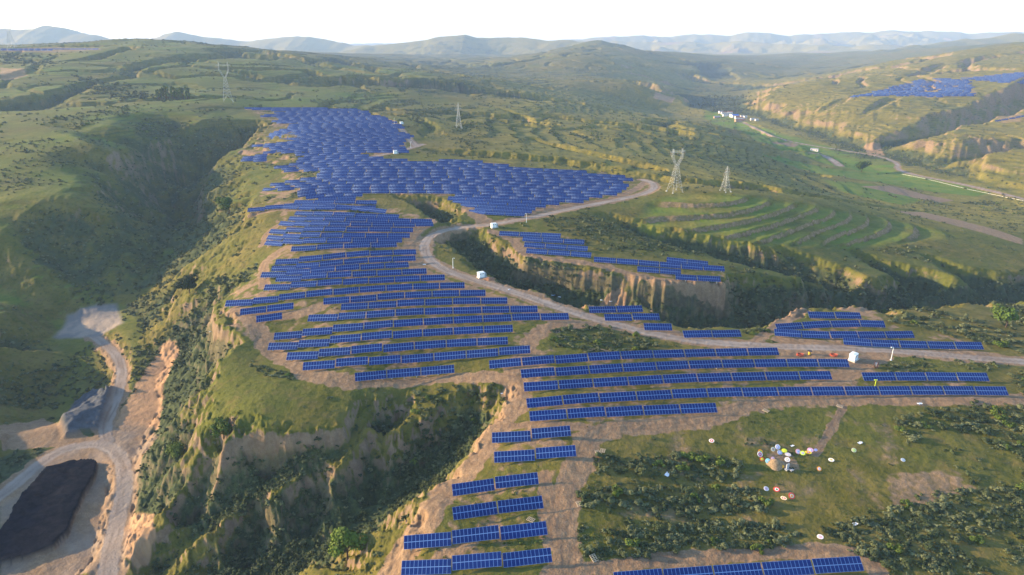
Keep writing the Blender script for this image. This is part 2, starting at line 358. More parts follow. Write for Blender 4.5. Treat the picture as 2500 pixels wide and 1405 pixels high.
# the curved field terraces on the spur right of the upper road
T1 = inside([W(1540,545,14), W(1600,480,17), W(1660,462,18), W(1800,478,14), W(1990,500,6), W(2200,538,-7), W(2330,585,-14), W(2150,612,-12), W(1900,615,-4), W(1700,600,4)], 7)
Z = terrace(T1 * uncut, 2.7, .97, .74, 0.05, 60)
# finer contour steps on the hillsides
hz = sstep(520, 700, RR) * (1 - sstep(2400, 3200, RR))
right = sstep(900, 1000, Y) * sstep(330, 480, X)
steps = np.clip(hz * (0.25 + 0.9 * sstep(-0.15, 0.25, fbm(X / 240, Y / 240, 2, 62))), 0, 1) * (X > -260)
Z = terrace(np.clip(steps + right * hz * .6, 0, 1) * uncut, 2.7, .8, .66, 0.35, 61)
Z = np.ascontiguousarray(Z, dtype=np.float32)

# ------------------------------------------------------------------ level the tracks and the quarry floor
LINES = {   # photo polylines of the tracks: half width in metres
 'road_main': ([(3050,940),(2750,905),(2560,889),(2500,883),(2380,874),(2250,862),(2120,852),(1950,848),(1800,842),(1680,832),(1580,812),(1480,787),(1380,757),(1300,728),(1220,702),(1150,682),(1090,662),(1052,640),(1036,615),(1036,593),(1052,573),(1090,563),(1150,553),(1210,547),(1290,533),(1370,515),(1450,499),(1530,484),(1580,471),(1600,459),(1592,446),(1570,440)], 2.6),
 'road_top': ([(905,384),(935,378),(975,369),(1010,360),(1035,352)], 2.2),
 'road_top2': ([(880,278),(930,288),(965,300),(985,322),(1003,345),(1018,358)], 2.2),
 'valley_spur': ([(1985,374),(2010,380),(2035,392),(2052,406)], 3.6),
 'quarry_haul': ([(252,1440),(262,1380),(285,1290),(303,1200),(306,1150),(290,1110),(255,1085),(200,1085),(140,1102),(80,1145),(30,1190),(-40,1240)], 2.7),
 'quarry_spur': ([(262,1078),(255,1050),(270,1005),(290,955),(299,910),(292,880),(270,850),(235,826),(215,812)], 2.4),
 'valley_lane': ([(1815,300),(1850,315),(1900,338),(1960,352),(2060,368),(2150,382),(2195,400),(2188,413),(2230,428),(2330,446),(2420,466),(2520,492)], 2.2),
}
ROADS = {}
ROADM = np.zeros(X.shape, np.float32)
def smooth_road(P, hw):
    P = chaikin(P, 2)
    d = np.r_[0, np.cumsum(np.hypot(*np.diff(P[:, :2], axis=0).T))]
    s = np.arange(0, d[-1], 3.0)
    Q = np.stack([np.interp(s, d, P[:, k]) for k in range(3)], 1)
    for _ in range(14): Q[1:-1, 2] = (Q[:-2, 2] + Q[1:-1, 2] * 2 + Q[2:, 2]) / 4
    return Q
for nm, (px, hw) in LINES.items():
    Q = smooth_road(seen([p[0] for p in px], [p[1] for p in px]), hw)
    idx, D, S, H, SD = polydist(Q, hw * 4)
    zf = Z.ravel(); zf[idx] += (H - zf[idx]) * (1 - sstep(hw * 1.15, hw * 2.6, D))
    wv = 0.4 * fbm(X.ravel()[idx] / 5, Y.ravel()[idx] / 5, 2, 70)
    m = 1 - sstep(hw * 0.85, hw * 1.15, D + wv)
    rm = np.zeros(X.size, np.float32); rm[idx] = m; rm = rm.reshape(X.shape)
    ROADS[nm] = (Q, rm); ROADM = np.maximum(ROADM, rm)

# ------------------------------------------------------------------ relief of the steep, eroded faces
dr, da = grad()
steep = np.sqrt(dr * dr + da * da)
wearm = sstep(0.28, 0.75, steep) * (1 - sstep(0.3, .6, ROADM))
sc1 = np.where(RR < 700, 1.0, np.clip(RR / 700, 1, 5)).astype(np.float32)
rn = ridged(X / (9 * sc1), Y / (9 * sc1), 4, 80, .55)
Z += (wearm * (rn - 0.62) * 3.2 * np.minimum(sc1, 3)).astype(np.float32)
nearm = 1 - sstep(380, 560, RR)
Z += (wearm * nearm * ((ridged(X / 4.2, Y / 4.2, 3, 85) - .6) * 1.6 + (ridged(X / 1.8, Y / 1.8, 2, 86) - .6) * .5)).astype(np.float32)
rough = (1 - sstep(0.2, .6, ROADM)) * (1 - sstep(500, 900, RR))
Z += (rough * (fbm(X / 2.2, Y / 2.2, 2, 81) * 0.10 + fbm(X / 9, Y / 9, 2, 83) * 0.22)).astype(np.float32)
dr, da = grad(); steep = np.sqrt(dr * dr + da * da)

# ------------------------------------------------------------------ cover of the ground, as masks in plan
rut = np.zeros(X.shape, np.float32); soil = np.zeros(X.shape, np.float32); field = soil.copy(); sand = soil.copy(); coal = soil.copy(); gravel = soil.copy(); straw = soil.copy(); grey = soil.copy()
def put(a, m): np.maximum(a, m, out=a)
n1 = fbm(X / 14, Y / 14, 3, 90); n2 = fbm(X / 4, Y / 4, 2, 91)
def ragged(m, lo=.35, hi=.65, k=.35): return sstep(lo, hi, m + k * (n1 * .6 + n2 * .5) * (m > 0.001) * (m < .999))
SOIL_LINES = [   # (photo polyline, half width m, strength)
 ([(960,1405),(985,1350),(1040,1270),(1085,1210),(1130,1160),(1185,1110),(1185,1070),(1230,1030),(1265,985),(1262,940),(1250,905),(1290,860),(1295,820),(1330,800),(1440,790)], 4.6, 1.0),
 ([(1130,925),(1190,918),(1250,925)], 4.0, 1), ([(860,938),(960,936),(1060,928),(1150,918)], 2.6, .9),
 ([(1390,1405),(1385,1330),(1375,1240),(1385,1180),(1420,1120),(1440,1065),(1500,1045),(1620,1038),(1740,1020),(1840,990),(1900,975),(2050,975),(2300,975),(2480,975),(2600,975)], 4.2, 1.0),
 ([(1345,1405),(1420,1395),(1560,1372),(1750,1358),(1950,1345),(2100,1352),(2150,1405)], 2.6, .9),
 ([(1240,1040),(1340,1035),(1440,1045)], 2.2, .7), ([(1330,1160),(1340,1250),(1350,1330)], 2.6, .8),
 ([(1900,975),(1990,950),(2060,920),(2110,890),(2150,870)], 4.4, 1.0), ([(1990,1110),(2030,1050),(2060,990)], 1.6, .7),
 ([(1050,540),(1005,575),(1000,620),(1020,660),(1080,690),(1160,715),(1260,745),(1330,775),(1420,795)], 4.5, .9),
 ([(1130,480),(1150,520),(1190,545)], 5.0, 1), ([(1280,520),(1400,500),(1500,485),(1560,462),(1575,445)], 4.0, .9),
 ([(1200,565),(1260,590),(1275,620),(1330,632),(1450,645),(1550,672),(1640,690),(1760,700)], 3.0, .9),
 ([(1170,680),(1230,705),(1340,735),(1430,745),(1500,740)], 5.5, .9), ([(1560,800),(1620,812),(1680,825)], 4, .8),
 ([(1830,855),(1880,805),(1960,760)], 3.0, .8), ([(1900,830),(2050,845),(2200,862),(2400,862),(2470,880)], 3.6, .85), ([(1930,868),(2060,870),(2120,880)], 4.5, 1),
 ([(860,935),(760,915),(690,880),(650,850),(625,800),(600,770),(575,755)], 4.2, 1), ([(600,760),(680,775),(760,760),(790,745)], 4.0, .9),
 ([(645,700),(640,660),(655,630),(700,605)], 3.0, .8), ([(640,600),(650,570),(690,545)], 2.6, .8), ([(610,525),(680,512),(730,515)], 2.2, .7),
 ([(640,470),(700,475),(750,460)], 2.6, .7), ([(690,420),(760,415),(800,412)], 2.6, .8), ([(590,370),(620,378),(650,362)], 4.0, .8), ([(670,305),(700,302)], 5.0, .8),
 ([(600,268),(720,272)], 4.5, .7), ([(985,330),(975,360),(930,375)], 6.0, .8),
]
def ruts(idx, off, S, hw):            # wheel tracks pressed into the earth
    m = np.zeros(X.size, np.float32); wv = 1.1 * pn(S / 22, S * 0 + hw, 110)
    for c, a in ((-.42, 1), (-.05, .8), (.32, 1), (.62, .6)): m[idx] += a * np.exp(-((off + wv * (1 + c) - c * hw) / .34) ** 2) * sstep(-.25, .3, pn(S / 17, S * 0 + c * 9, 111))
    put(rut, np.clip(m, 0, 1).reshape(X.shape))
for px, hw, k in SOIL_LINES:
    Q = chaikin(seen([p[0] for p in px], [p[1] for p in px]), 2)
    idx, D, S, H, SD = polydist(Q, hw * 2)
    wv = (n1.ravel()[idx] * .5 + n2.ravel()[idx] * .35) * hw * .7
    m = np.zeros(X.size, np.float32); m[idx] = k * (1 - sstep(hw * .6, hw * 1.25, D + wv)); put(soil, m.reshape(X.shape)); ruts(idx, D * np.sign(SD), S, hw)
for nm, (Q, rm) in ROADS.items():
    hw = LINES[nm][1]; idx, D, S, H, SD = polydist(Q, hw * 4)
    ruts(idx, D * np.sign(SD), S, hw * .8)
    m = np.zeros(X.size, np.float32); m[idx] = .9 * (1 - sstep(hw * 1.2, hw * 2.6, D + (n1.ravel()[idx] + n2.ravel()[idx] * .6) * hw * .6)); put(soil, m.reshape(X.shape))
pz = np.zeros(X.shape, np.float32)
for p in PANEL_ZONE: put(pz, poly(p, 2.5))
put(soil, pz * np.clip(.28 + .55 * n1 + .35 * n2, 0, .75))
# quarry
qf = poly([(0,1240),(60,1150),(150,1095),(255,1075),(300,1030),(360,1040),(385,1070),(330,1180),(320,1290),(300,1405),(0,1405)], 3)
put(soil, qf * .95); put(grey, qf * np.clip(.30 + .4 * n1, 0, .6)); put(coal, ragged(poly([(0,1310),(60,1210),(120,1150),(200,1128),(238,1135),(238,1160),(205,1215),(165,1310),(130,1345),(60,1370),(0,1385),(-60,1400),(-60,1330)], 1.5)))
put(gravel, poly([(150,1030),(178,990),(230,955),(275,950),(262,1000),(245,1050),(160,1068)], 2.0)); pad = poly([(130,825),(165,770),(240,742),(285,742),(300,790),(235,822)], 2.0); put(grey, pad)
put(soil, ragged(poly([(1480,1060),(1700,1050),(1900,1010),(2150,1010),(2200,1100),(2150,1250),(1950,1270),(1500,1260),(1440,1120)], 8)) * np.clip(.27 + .3 * n1, 0, .45))
put(sand, ragged(poly([(430,830),(440,850),(400,950),(388,1050),(350,1040),(280,1040),(320,960),(370,880),(400,838)], 3)))
put(sand, ragged(poly([(300,1290),(320,1260),(375,1255),(380,1300),(350,1380),(335,1400),(310,1360)], 2)))
put(sand, ragged(poly([(2110,355),(2150,352),(2160,380),(2120,380)], 4)) * .8); put(sand, ragged(poly([(1600,225),(1650,240),(1640,252),(1595,240)], 6)) * .9)
put(sand, ragged(poly([(0,165),(60,168),(70,185),(0,195)], 9)) * .7); put(soil, ragged(poly([(255,1080),(0,1100),(0,1040),(110,1020),(150,1040)], 3)) * .8)
# fields of the main valley and the terrace treads
vf = poly([(1720,262),(1780,285),(1850,310),(1990,350),(2130,385),(2200,400),(2180,425),(2060,415),(1960,380),(1850,345),(1720,290)], 6)
put(field, vf * (0.5 + 0.5 * (fbm(X / 60, Y / 25, 1, 95) > -.1)))
put(field, poly([(1860,375),(1900,380),(2010,410),(2200,420),(2420,470),(2380,480),(2200,455),(2000,425)], 4) * .9)
put(field, poly([(2010,440),(2130,450),(2250,490),(2200,500),(2060,470)], 4) * .8)
put(field, T1 * (RISER < .5) * np.clip(.45 + .5 * fbm(X / 30, Y / 30, 2, 96), 0, .9)); put(straw, T1 * (RISER < .5) * np.clip(.3 + .6 * fbm(X / 22, Y / 22, 2, 94), 0, .8))
put(straw, poly([(1690,372),(1700,385),(1560,392),(1430,372),(1350,345),(1500,352)], 20) * .6)  # straw patch carries the brightness of the sun-facing meadow
put(soil, poly([(2100,455),(2180,455),(2330,490),(2290,495)], 4) * .9); put(soil, poly([(1880,345),(1960,352),(1940,360),(1890,352)], 4) * .8)
put(soil, poly([(2180,515),(2500,600),(2500,585),(2250,518)], 4) * .7); put(straw, poly([(1790,470),(1830,478),(1800,482),(1770,475)], 2) * .8)
put(soil, ragged(poly([(2150,1160),(2300,1140),(2380,1190),(2300,1230),(2180,1240)], 6)) * .55); put(soil, ragged(poly([(1870,1110),(1930,1105),(1960,1150),(1900,1145)], 2)) * .6)
# the second and third solar hills
for p in ([(2075,238),(2180,212),(2290,190),(2370,195),(2390,235),(2290,240),(2180,235)], [(2340,190),(2500,175),(2500,208),(2420,200)], [(2400,296),(2500,278),(2500,300),(2440,302)], [(0,118),(250,117),(250,124),(0,126)]):
    put(soil, poly(p, 6) * .5)
depth = CUT.reshape(X.shape)
veg = np.clip(sstep(1.0, 9, depth) * .85 + .25 * n1, 0, 1) * (1 - soil) * (1 - np.maximum(coal, gravel))
veg = np.maximum(veg, sstep(.05, .4, fbm(X / 70, Y / 70, 3, 97)) * sstep(250, 420, RR) * (.6 - .3 * sstep(-150, 0, X)) * (1 - field) * (1 - T1) * (1 - soil))
veg = np.maximum(veg, ragged(poly([(1230,655),(1450,672),(1640,705),(1780,702),(1830,770),(1640,790),(1400,745),(1250,705)], 4)) * (.55 + .5 * n1)); veg = np.clip(veg, 0, 1)
veg = np.maximum(veg, RISER * .5 * (1 - T1)); put(soil, RISER * T1 * .5)
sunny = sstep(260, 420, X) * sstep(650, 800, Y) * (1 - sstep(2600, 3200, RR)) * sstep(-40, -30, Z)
put(straw, sunny * np.clip(.45 + .5 * n1, 0, .9) * (1 - field)); put(soil, sunny * np.clip(sstep(.22, .5, steep) * .50 + .18 * fbm(X / 40, Y / 40, 2, 98), 0, .55))  # dry straw and tan soil, strengthened to brighten these hills as if sunlit
lefth = sstep(-150, -230, X) * sstep(250, 330, Y) * (1 - sstep(1600, 2200, Y)); put(field, lefth * np.clip(.30 + .35 * fbm(X / 90, Y / 90, 2, 131), 0, .6) * (1 - keep) * (1 - sstep(.22, .42, steep)))
hill_c = sstep(-120, 40, X) * sstep(430, 560, Y) * (1 - sstep(1500, 1900, Y)) * (1 - sunny) * (1 - keep)
put(straw, hill_c * np.clip(.45 + .55 * n1, 0, .9) * (1 - field)); veg *= 1 - .35 * hill_c  # straw colour stands in for sunlight on the shaded centre hillside
veg *= (1 - .7 * sunny) * (1 - .45 * lefth)  # dark cover thinned, so sun and skylight on these slopes sit in the colour
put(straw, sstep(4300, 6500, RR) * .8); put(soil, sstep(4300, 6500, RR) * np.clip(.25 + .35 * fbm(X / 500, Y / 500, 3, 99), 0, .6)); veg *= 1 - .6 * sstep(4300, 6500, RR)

# ------------------------------------------------------------------ the ground material
def mat(name, rough=.9):
    m = bpy.data.materials.new(name); m.use_nodes = True
    b = m.node_tree.nodes["Principled BSDF"]; b.inputs["Roughness"].default_value = rough
    b.inputs["Specular IOR Level"].default_value = 0.15
    return m, m.node_tree, b
class N:
    def __init__(s, t): s.t = t
    def n(s, ty, **kw):
        x = s.t.nodes.new(ty)
        for k, v in kw.items(): setattr(x, k, v)
        return x
    def l(s, a, b): s.t.links.new(a, b)
    def noise(s, co, scale, det=4, rough=.55):
        x = s.n("ShaderNodeTexNoise"); x.inputs["Scale"].default_value = scale; x.inputs["Detail"].default_value = det; x.inputs["Roughness"].default_value = rough
        s.l(co, x.inputs["Vector"]); return x.outputs[0]
    def ramp(s, f, a, b):
        x = s.n("ShaderNodeMapRange"); x.interpolation_type = 'SMOOTHSTEP'
        x.inputs[1].default_value = a; x.inputs[2].default_value = b; s.l(f, x.inputs[0]); return x.outputs[0]
    def mix(s, f, a, b):
        x = s.n("ShaderNodeMix"); x.data_type = 'RGBA'
        for i, q in ((0, f), (6, a), (7, b)):
            if isinstance(q, (int, float)): x.inputs[i].default_value = q
            elif isinstance(q, tuple): x.inputs[i].default_value = (*q, 1)
            else: s.l(q, x.inputs[i])
        return x.outputs[2]
    def math(s, op, a, b=None, clamp=False):
        x = s.n("ShaderNodeMath", operation=op); x.use_clamp = clamp
        for i, q in ((0, a), (1, b)):
            if q is None: continue
            if isinstance(q, (int, float)): x.inputs[i].default_value = q
            else: s.l(q, x.inputs[i])
        return x.outputs[0]
gm, gt, gb = mat("land", .95); g = N(gt)
geo = g.n("ShaderNodeNewGeometry"); pos = geo.outputs["Position"]
def attr(nm):
    a = g.n("ShaderNodeAttribute", attribute_name=nm); sx = g.n("ShaderNodeSeparateColor"); g.l(a.outputs["Color"], sx.inputs[0]); return sx.outputs
mA, mB, mC, mD = attr("cover_a"), attr("cover_b"), attr("cover_c"), attr("cover_d")
nrm = g.n("ShaderNodeSeparateXYZ"); g.l(geo.outputs["Normal"], nrm.inputs[0]); nz = nrm.outputs[2]
big, mid, sml, tiny = g.noise(pos, .012, 5), g.noise(pos, .07, 5, .6), g.noise(pos, .45, 4, .65), g.noise(pos, 2.2, 3, .7)
# grass: dry olive to fresh green in patches
grass = g.mix(g.ramp(mid, .38, .62), (.096, .090, .015), (.158, .132, .032))
grass = g.mix(g.ramp(big, .42, .62), grass, (.094, .104, .017))
grass = g.mix(g.math('MULTIPLY', g.ramp(sml, .48, .72), .75), grass, (.034, .052, .010))
grass = g.mix(g.math('MULTIPLY', g.ramp(tiny, .5, .75), .4), grass, (.150, .120, .036))
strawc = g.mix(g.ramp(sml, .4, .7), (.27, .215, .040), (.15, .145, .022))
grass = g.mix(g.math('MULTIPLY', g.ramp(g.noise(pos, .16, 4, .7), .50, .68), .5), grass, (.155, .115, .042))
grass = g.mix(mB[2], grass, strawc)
fieldc = g.mix(g.ramp(mid, .4, .6), (.090, .165, .014), (.140, .185, .020)); fieldc = g.mix(g.math('MULTIPLY', g.ramp(sml, .5, .8), .5), fieldc, (.05, .085, .02))
grass = g.mix(mA[2], grass, fieldc)
# thickets that hold the gully floors and the wet faces
vegc = g.mix(g.ramp(sml, .35, .65), (.030, .046, .020), (.066, .084, .032)); vegc = g.mix(g.math('MULTIPLY', g.ramp(tiny, .5, .7), .5), vegc, (.020, .032, .016))
sepp = g.n('ShaderNodeSeparateXYZ'); g.l(pos, sepp.inputs[0])
ctf = g.math('FRACT', g.math('ADD', g.math('MULTIPLY', sepp.outputs[2], .36), g.math('MULTIPLY', g.noise(pos, .006, 3), 5.0)))
ctl = g.math('MULTIPLY', g.math('MULTIPLY', g.ramp(ctf, .55, .70), mD[2]), g.ramp(g.noise(pos, .035, 3, .7), .38, .58))
vf_ = g.ramp(g.math('ADD', g.math('ADD', g.math('MULTIPLY', mC[0], .75), g.math('MULTIPLY', mid, .5)), g.math('MULTIPLY', sml, .35)), .62, .86)
cover = g.mix(g.math('MAXIMUM', vf_, g.math('MULTIPLY', ctl, .62)), grass, vegc)
# bare loess where it is too steep to hold a turf
loess = g.mix(g.ramp(sml, .35, .65), (.175, .118, .082), (.245, .175, .120)); loess = g.mix(g.math('MULTIPLY', g.ramp(tiny, .45, .75), .5), loess, (.115, .078, .056))
bare = g.math('SUBTRACT', g.math('ADD', nz, g.math('MULTIPLY', mid, .55)), g.math('MULTIPLY', sml, -.28))
baref = g.math('MULTIPLY', g.ramp(bare, 1.08, .89), g.math('SUBTRACT', 1.0, g.math('MULTIPLY', vf_, .62)))
col = g.mix(g.math('MULTIPLY', baref, .88), cover, loess)
# turned earth
soilc = g.mix(g.ramp(sml, .35, .7), (.230, .150, .086), (.305, .210, .124)); soilc = g.mix(g.math('MULTIPLY', g.ramp(tiny, .42, .7), .6), soilc, (.150, .097, .060))
sf = g.ramp(g.math('ADD', mA[0], g.math('MULTIPLY', g.math('SUBTRACT', sml, .5), .55)), .30, .62)
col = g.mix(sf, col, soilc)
roadc = g.mix(g.ramp(mid, .35, .65), (.335, .285, .240), (.280, .225, .180)); roadc = g.mix(g.math('MULTIPLY', g.ramp(tiny, .5, .8), .3), roadc, (.21, .165, .13))
col = g.mix(mA[1], col, roadc)
col = g.mix(g.math('MULTIPLY', g.math('MULTIPLY', mD[0], g.math('MAXIMUM', sf, mA[1])), .55), col, (.125, .085, .062))
sandc = g.mix(g.ramp(mid, .35, .65), (.42, .255, .135), (.30, .185, .105)); sandc = g.mix(g.math('MULTIPLY', g.ramp(sml, .5, .75), .4), sandc, (.18, .125, .09))
col = g.mix(mB[0], col, sandc)
padc = g.mix(g.ramp(mid, .4, .6), (.30, .25, .20), (.19, .175, .16)); col = g.mix(mC[1], col, padc)
col = g.mix(mC[2], col, g.mix(g.ramp(sml, .3, .7), (.085, .098, .112), (.055, .063, .075)))
col = g.mix(mB[1], col, g.mix(g.ramp(sml, .3, .7), (.005, .007, .012), (.017, .018, .024)))
g.l(col, gb.inputs["Base Color"]); g.l(g.math("MULTIPLY", g.math("SUBTRACT", 1.0, mB[1]), .12), gb.inputs["Specular IOR Level"])
bmp = g.n("ShaderNodeBump"); bmp.inputs["Strength"].default_value = .55; bmp.inputs["Distance"].default_value = .8
hh = g.math('ADD', g.math('MULTIPLY', sml, 1.0), g.math('MULTIPLY', tiny, .35)); g.l(hh, bmp.inputs["Height"]); g.l(bmp.outputs[0], gb.inputs["Normal"])

# ------------------------------------------------------------------ one sheet of land, cut along its own borders
def mesh_np(name, co, quads=None, tris=None):
    me = bpy.data.meshes.new(name)
    nq = 0 if quads is None else len(quads); ntr = 0 if tris is None else len(tris)
    me.vertices.add(len(co)); me.vertices.foreach_set("co", np.ascontiguousarray(co, np.float32).ravel())
    loops = np.concatenate([a.ravel() for a in (quads, tris) if a is not None]).astype(np.int32)
    start = np.concatenate([np.arange(nq) * 4, nq * 4 + np.arange(ntr) * 3]).astype(np.int32)
    me.loops.add(len(loops)); me.loops.foreach_set("vertex_index", loops)
    me.polygons.add(nq + ntr); me.polygons.foreach_set("loop_start", start)
    me.update(calc_edges=True)
    return me
cls = np.zeros((NR, NA), np.int8)                         # 0 ground, 1 hills, 2 mountains, 3.. named pieces
cls[RR > 640] = 1; cls[RR > 3000] = 2
cls[qf > .5] = 3; cls[(coal > .5) & (RR < 400)] = 4; cls[gravel > .5] = 5
cls[pad > .5] = 6; cls[(vf > .5)] = 7; cls[ROADM > .5] = 8
NAMES = {0: 'ground', 1: 'hills', 2: 'mountains', 3: 'quarry_floor', 4: 'coal_heap', 5: 'gravel_heap', 6: 'gravel_pad', 7: 'valley_fields', 8: 'dirt_road'}
# the heaps rise above the floor they lie on
Z += (coal * sstep(.4, 1, coal) * 2.2 * (1 + .35 * n1) * (RR < 400) + gravel * (3.0 + 1.6 * n1 + .5 * n2)).astype(np.float32)
allco = np.stack([X, Y, Z], -1).reshape(-1, 3)
ca_ = np.stack([soil, ROADM, field, np.ones_like(soil)], -1).reshape(-1, 4).astype(np.float32)
cb_ = np.stack([sand, coal, straw, np.ones_like(soil)], -1).reshape(-1, 4).astype(np.float32)
hillm = np.clip(sstep(520, 640, Y) * (1 - keep) * (1 - T1) * (1 - sstep(2600, 3400, Y)) * (.55 + .8 * fbm(X / 170, Y / 170, 2, 132)), 0, 1) * sstep(-36, -30, Z)
cd_ = np.stack([rut, keep, hillm, np.ones_like(soil)], -1).reshape(-1, 4).astype(np.float32)
cc_ = np.stack([veg, grey, gravel, np.ones_like(soil)], -1).reshape(-1, 4).astype(np.float32)
ii = np.arange(NR * NA).reshape(NR, NA)
Q4 = np.stack([ii[:-1, :-1], ii[:-1, 1:], ii[1:, 1:], ii[1:, :-1]], -1).reshape(-1, 4)
qc = cls[:-1, :-1].ravel()
LAND = {}
for c, nm in NAMES.items():
    q = Q4[qc == c]
    if not len(q): continue
    uq, inv = np.unique(q, return_inverse=True)
    me = mesh_np(nm, allco[uq], quads=inv.reshape(-1, 4))
    for an, arr in (("cover_a", ca_), ("cover_b", cb_), ("cover_c", cc_), ("cover_d", cd_)):
        at = me.attributes.new(an, 'FLOAT_COLOR', 'POINT'); at.data.foreach_set("color", arr[uq].ravel())
    me.materials.append(gm); me.shade_smooth()
    o = bpy.data.objects.new(nm, me); COL.objects.link(o); LAND[nm] = o
    if nm.endswith('heap'):
        o['label'] = 'long black coal heap on the quarry floor' if nm[0] == 'c' else 'blue-grey gravel heap beside the pale quarry lane'; o['category'] = 'heap'
    else: o['kind'] = 'structure'
# ------------------------------------------------------------------ object helpers
def put_obj(name, me, mats=(), parent=None, smooth=False):
    o = bpy.data.objects.new(name, me); COL.objects.link(o)
    for m in mats:
        if m.name not in [x.name for x in me.materials if x]: me.materials.append(m)
    if parent is not None: o.parent = parent
    if smooth: me.shade_smooth()
    return o
def thing(name, label, cat, mtx=None, group=None):
    o = bpy.data.objects.new(name, None); COL.objects.link(o); o.empty_display_size = .5
    if mtx is not None: o.matrix_world = mtx
    tag(o, label, cat, group); return o
def tag(o, label, cat, group=None):
    o['label'] = label; o['category'] = cat
    if group: o['group'] = group
    return o
class MB:                                  # collects boxes, bars, discs into one mesh
    def __init__(s): s.v = []; s.f = []; s.m = []
    def box(s, c, h, mi=0, M=None):
        b = len(s.v)
        for dx in (-1, 1):
            for dy in (-1, 1):
                for dz in (-1, 1):
                    p = Vector((c[0] + dx * h[0], c[1] + dy * h[1], c[2] + dz * h[2])); s.v.append(M @ p if M else p)
        for q in ((0, 1, 3, 2), (4, 6, 7, 5), (0, 4, 5, 1), (2, 3, 7, 6), (0, 2, 6, 4), (1, 5, 7, 3)): s.f.append([b + i for i in q]); s.m.append(mi)
    def bar(s, a, b, r, n=6, mi=0, r2=None):
        a, b = Vector(a), Vector(b); d = (b - a).normalized(); r2 = r if r2 is None else r2
        x = d.orthogonal().normalized(); y = d.cross(x); k = len(s.v)
        for p, rr in ((a, r), (b, r2)):
            for i in range(n):
                t = 2 * math.pi * i / n; s.v.append(p + (x * math.cos(t) + y * math.sin(t)) * rr)
        for i in range(n): s.f.append([k + i, k + (i + 1) % n, k + n + (i + 1) % n, k + n + i]); s.m.append(mi)
        s.f.append([k + i for i in range(n)][::-1]); s.m.append(mi); s.f.append([k + n + i for i in range(n)]); s.m.append(mi)
    def quad(s, ps, mi=0):
        k = len(s.v); s.v += [Vector(p) for p in ps]; s.f.append(list(range(k, k + len(ps)))); s.m.append(mi)
    def mesh(s, name, mats=()):
        me = bpy.data.meshes.new(name); me.from_pydata([tuple(p) for p in s.v], [], s.f); me.update()
        for m in mats: me.materials.append(m)
        me.polygons.foreach_set("material_index", s.m); return me
def flat(name, c, rough=.6, metal=0.0, var=0.0, sca=3.0):
    m, t, b = mat(name, rough); b.inputs["Metallic"].default_value = metal
    if var:
        q = N(t); co = q.n("ShaderNodeTexCoord").outputs["Object"]; f = q.ramp(q.noise(co, sca, 4), .3, .7)
        q.l(q.mix(f, tuple(x * (1 - var) for x in c), tuple(min(1, x * (1 + var)) for x in c)), b.inputs["Base Color"])
    else: b.inputs["Base Color"].default_value = (*c, 1)
    return m
# ------------------------------------------------------------------ solar tables: 2 x 12 modules on a tilted rack
gl_m, gl_t, gl_b = mat("blue cells", .5); q = N(gl_t)
gl_b.inputs["Specular IOR Level"].default_value = .08
co = q.n("ShaderNodeTexCoord").outputs["Object"]; oi = q.n("ShaderNodeObjectInfo").outputs["Random"]
bk = q.n("ShaderNodeTexBrick"); bk.offset = 0; bk.inputs["Scale"].default_value = 1; bk.inputs["Mortar Size"].default_value = .004; bk.inputs["Brick Width"].default_value = .156; bk.inputs["Row Height"].default_value = .156
q.l(co, bk.inputs["Vector"]); bk.inputs["Color1"].default_value = (.002, .021, .135, 1); bk.inputs["Color2"].default_value = (.003, .027, .165, 1); bk.inputs["Mortar"].default_value = (.03, .06, .20, 1)
q.l(q.mix(q.math('MULTIPLY', oi, .35), bk.outputs[0], (.003, .014, .07)), gl_b.inputs["Base Color"])
al_m = flat("sky-tinted frame", (.17, .29, .54), .55, .1)  # aluminium; the blue it reflects from the sky is put into its colour
st_m = flat("galvanised steel", (.42, .44, .46), .5, .5, .2, 2)
cn_m = flat("concrete foot", (.42, .40, .37), .9, 0, .2, 4)
TILT, L_, NC = R(36), 3.36, 12
def tplane(x, s, off=0.0):              # point on the tilted plane: x along the row, s up the slope (0..L_)
    return Vector((x, -L_ / 2 * math.cos(TILT) + s * math.cos(TILT) - off * math.sin(TILT), .62 + s * math.sin(TILT) + off * math.cos(TILT)))
def bank_meshes(w):
    gmb, fmb = MB(), MB()
    cw = w / NC; g_ = .05
    for i in range(NC):
        for j in (0, 1):
            x0, x1 = -w / 2 + i * cw + g_, -w / 2 + (i + 1) * cw - g_
            s0, s1 = (.05, L_ / 2 - .085) if j == 0 else (L_ / 2 + .085, L_ - .05)
            gmb.quad([tplane(x0, s0, .006), tplane(x1, s0, .006), tplane(x1, s1, .006), tplane(x0, s1, .006)])
    c = [tplane(sx * w / 2, s, o) for o in (-.04, 0) for sx, s in ((-1, 0), (1, 0), (1, L_), (-1, L_))]
    k = len(fmb.v); fmb.v += c
    for fq in ((3, 2, 1, 0), (4, 5, 6, 7), (0, 1, 5, 4), (1, 2, 6, 5), (2, 3, 7, 6), (3, 0, 4, 7)): fmb.f.append([k + i for i in fq]); fmb.m.append(0)
    return gmb, fmb
def rack_mb(w):
    m = MB()
    for s in (.45, 1.35, 2.0, 2.9): m.bar(tplane(-w / 2 + .1, s, -.08), tplane(w / 2 - .1, s, -.08), .035, 4)
    for k in range(4):
        x = -w / 2 + w * (k + .5) / 4
        m.bar(tplane(x, .2, -.15), tplane(x, L_ - .2, -.15), .045, 4)
        m.bar(tplane(x, .7, -.15), Vector((x, .1, .55)), .03, 4)
    return m
def leg_mb(x):
    m = MB(); p = tplane(x, L_ / 2, -.18); m.bar((x, p.y, -1.2), p, .07, 6); m.box((x, p.y, -.55), (.2, .2, .6), 1)
    return m
WSTD = 12.3
gmb, fmb = bank_meshes(WSTD)
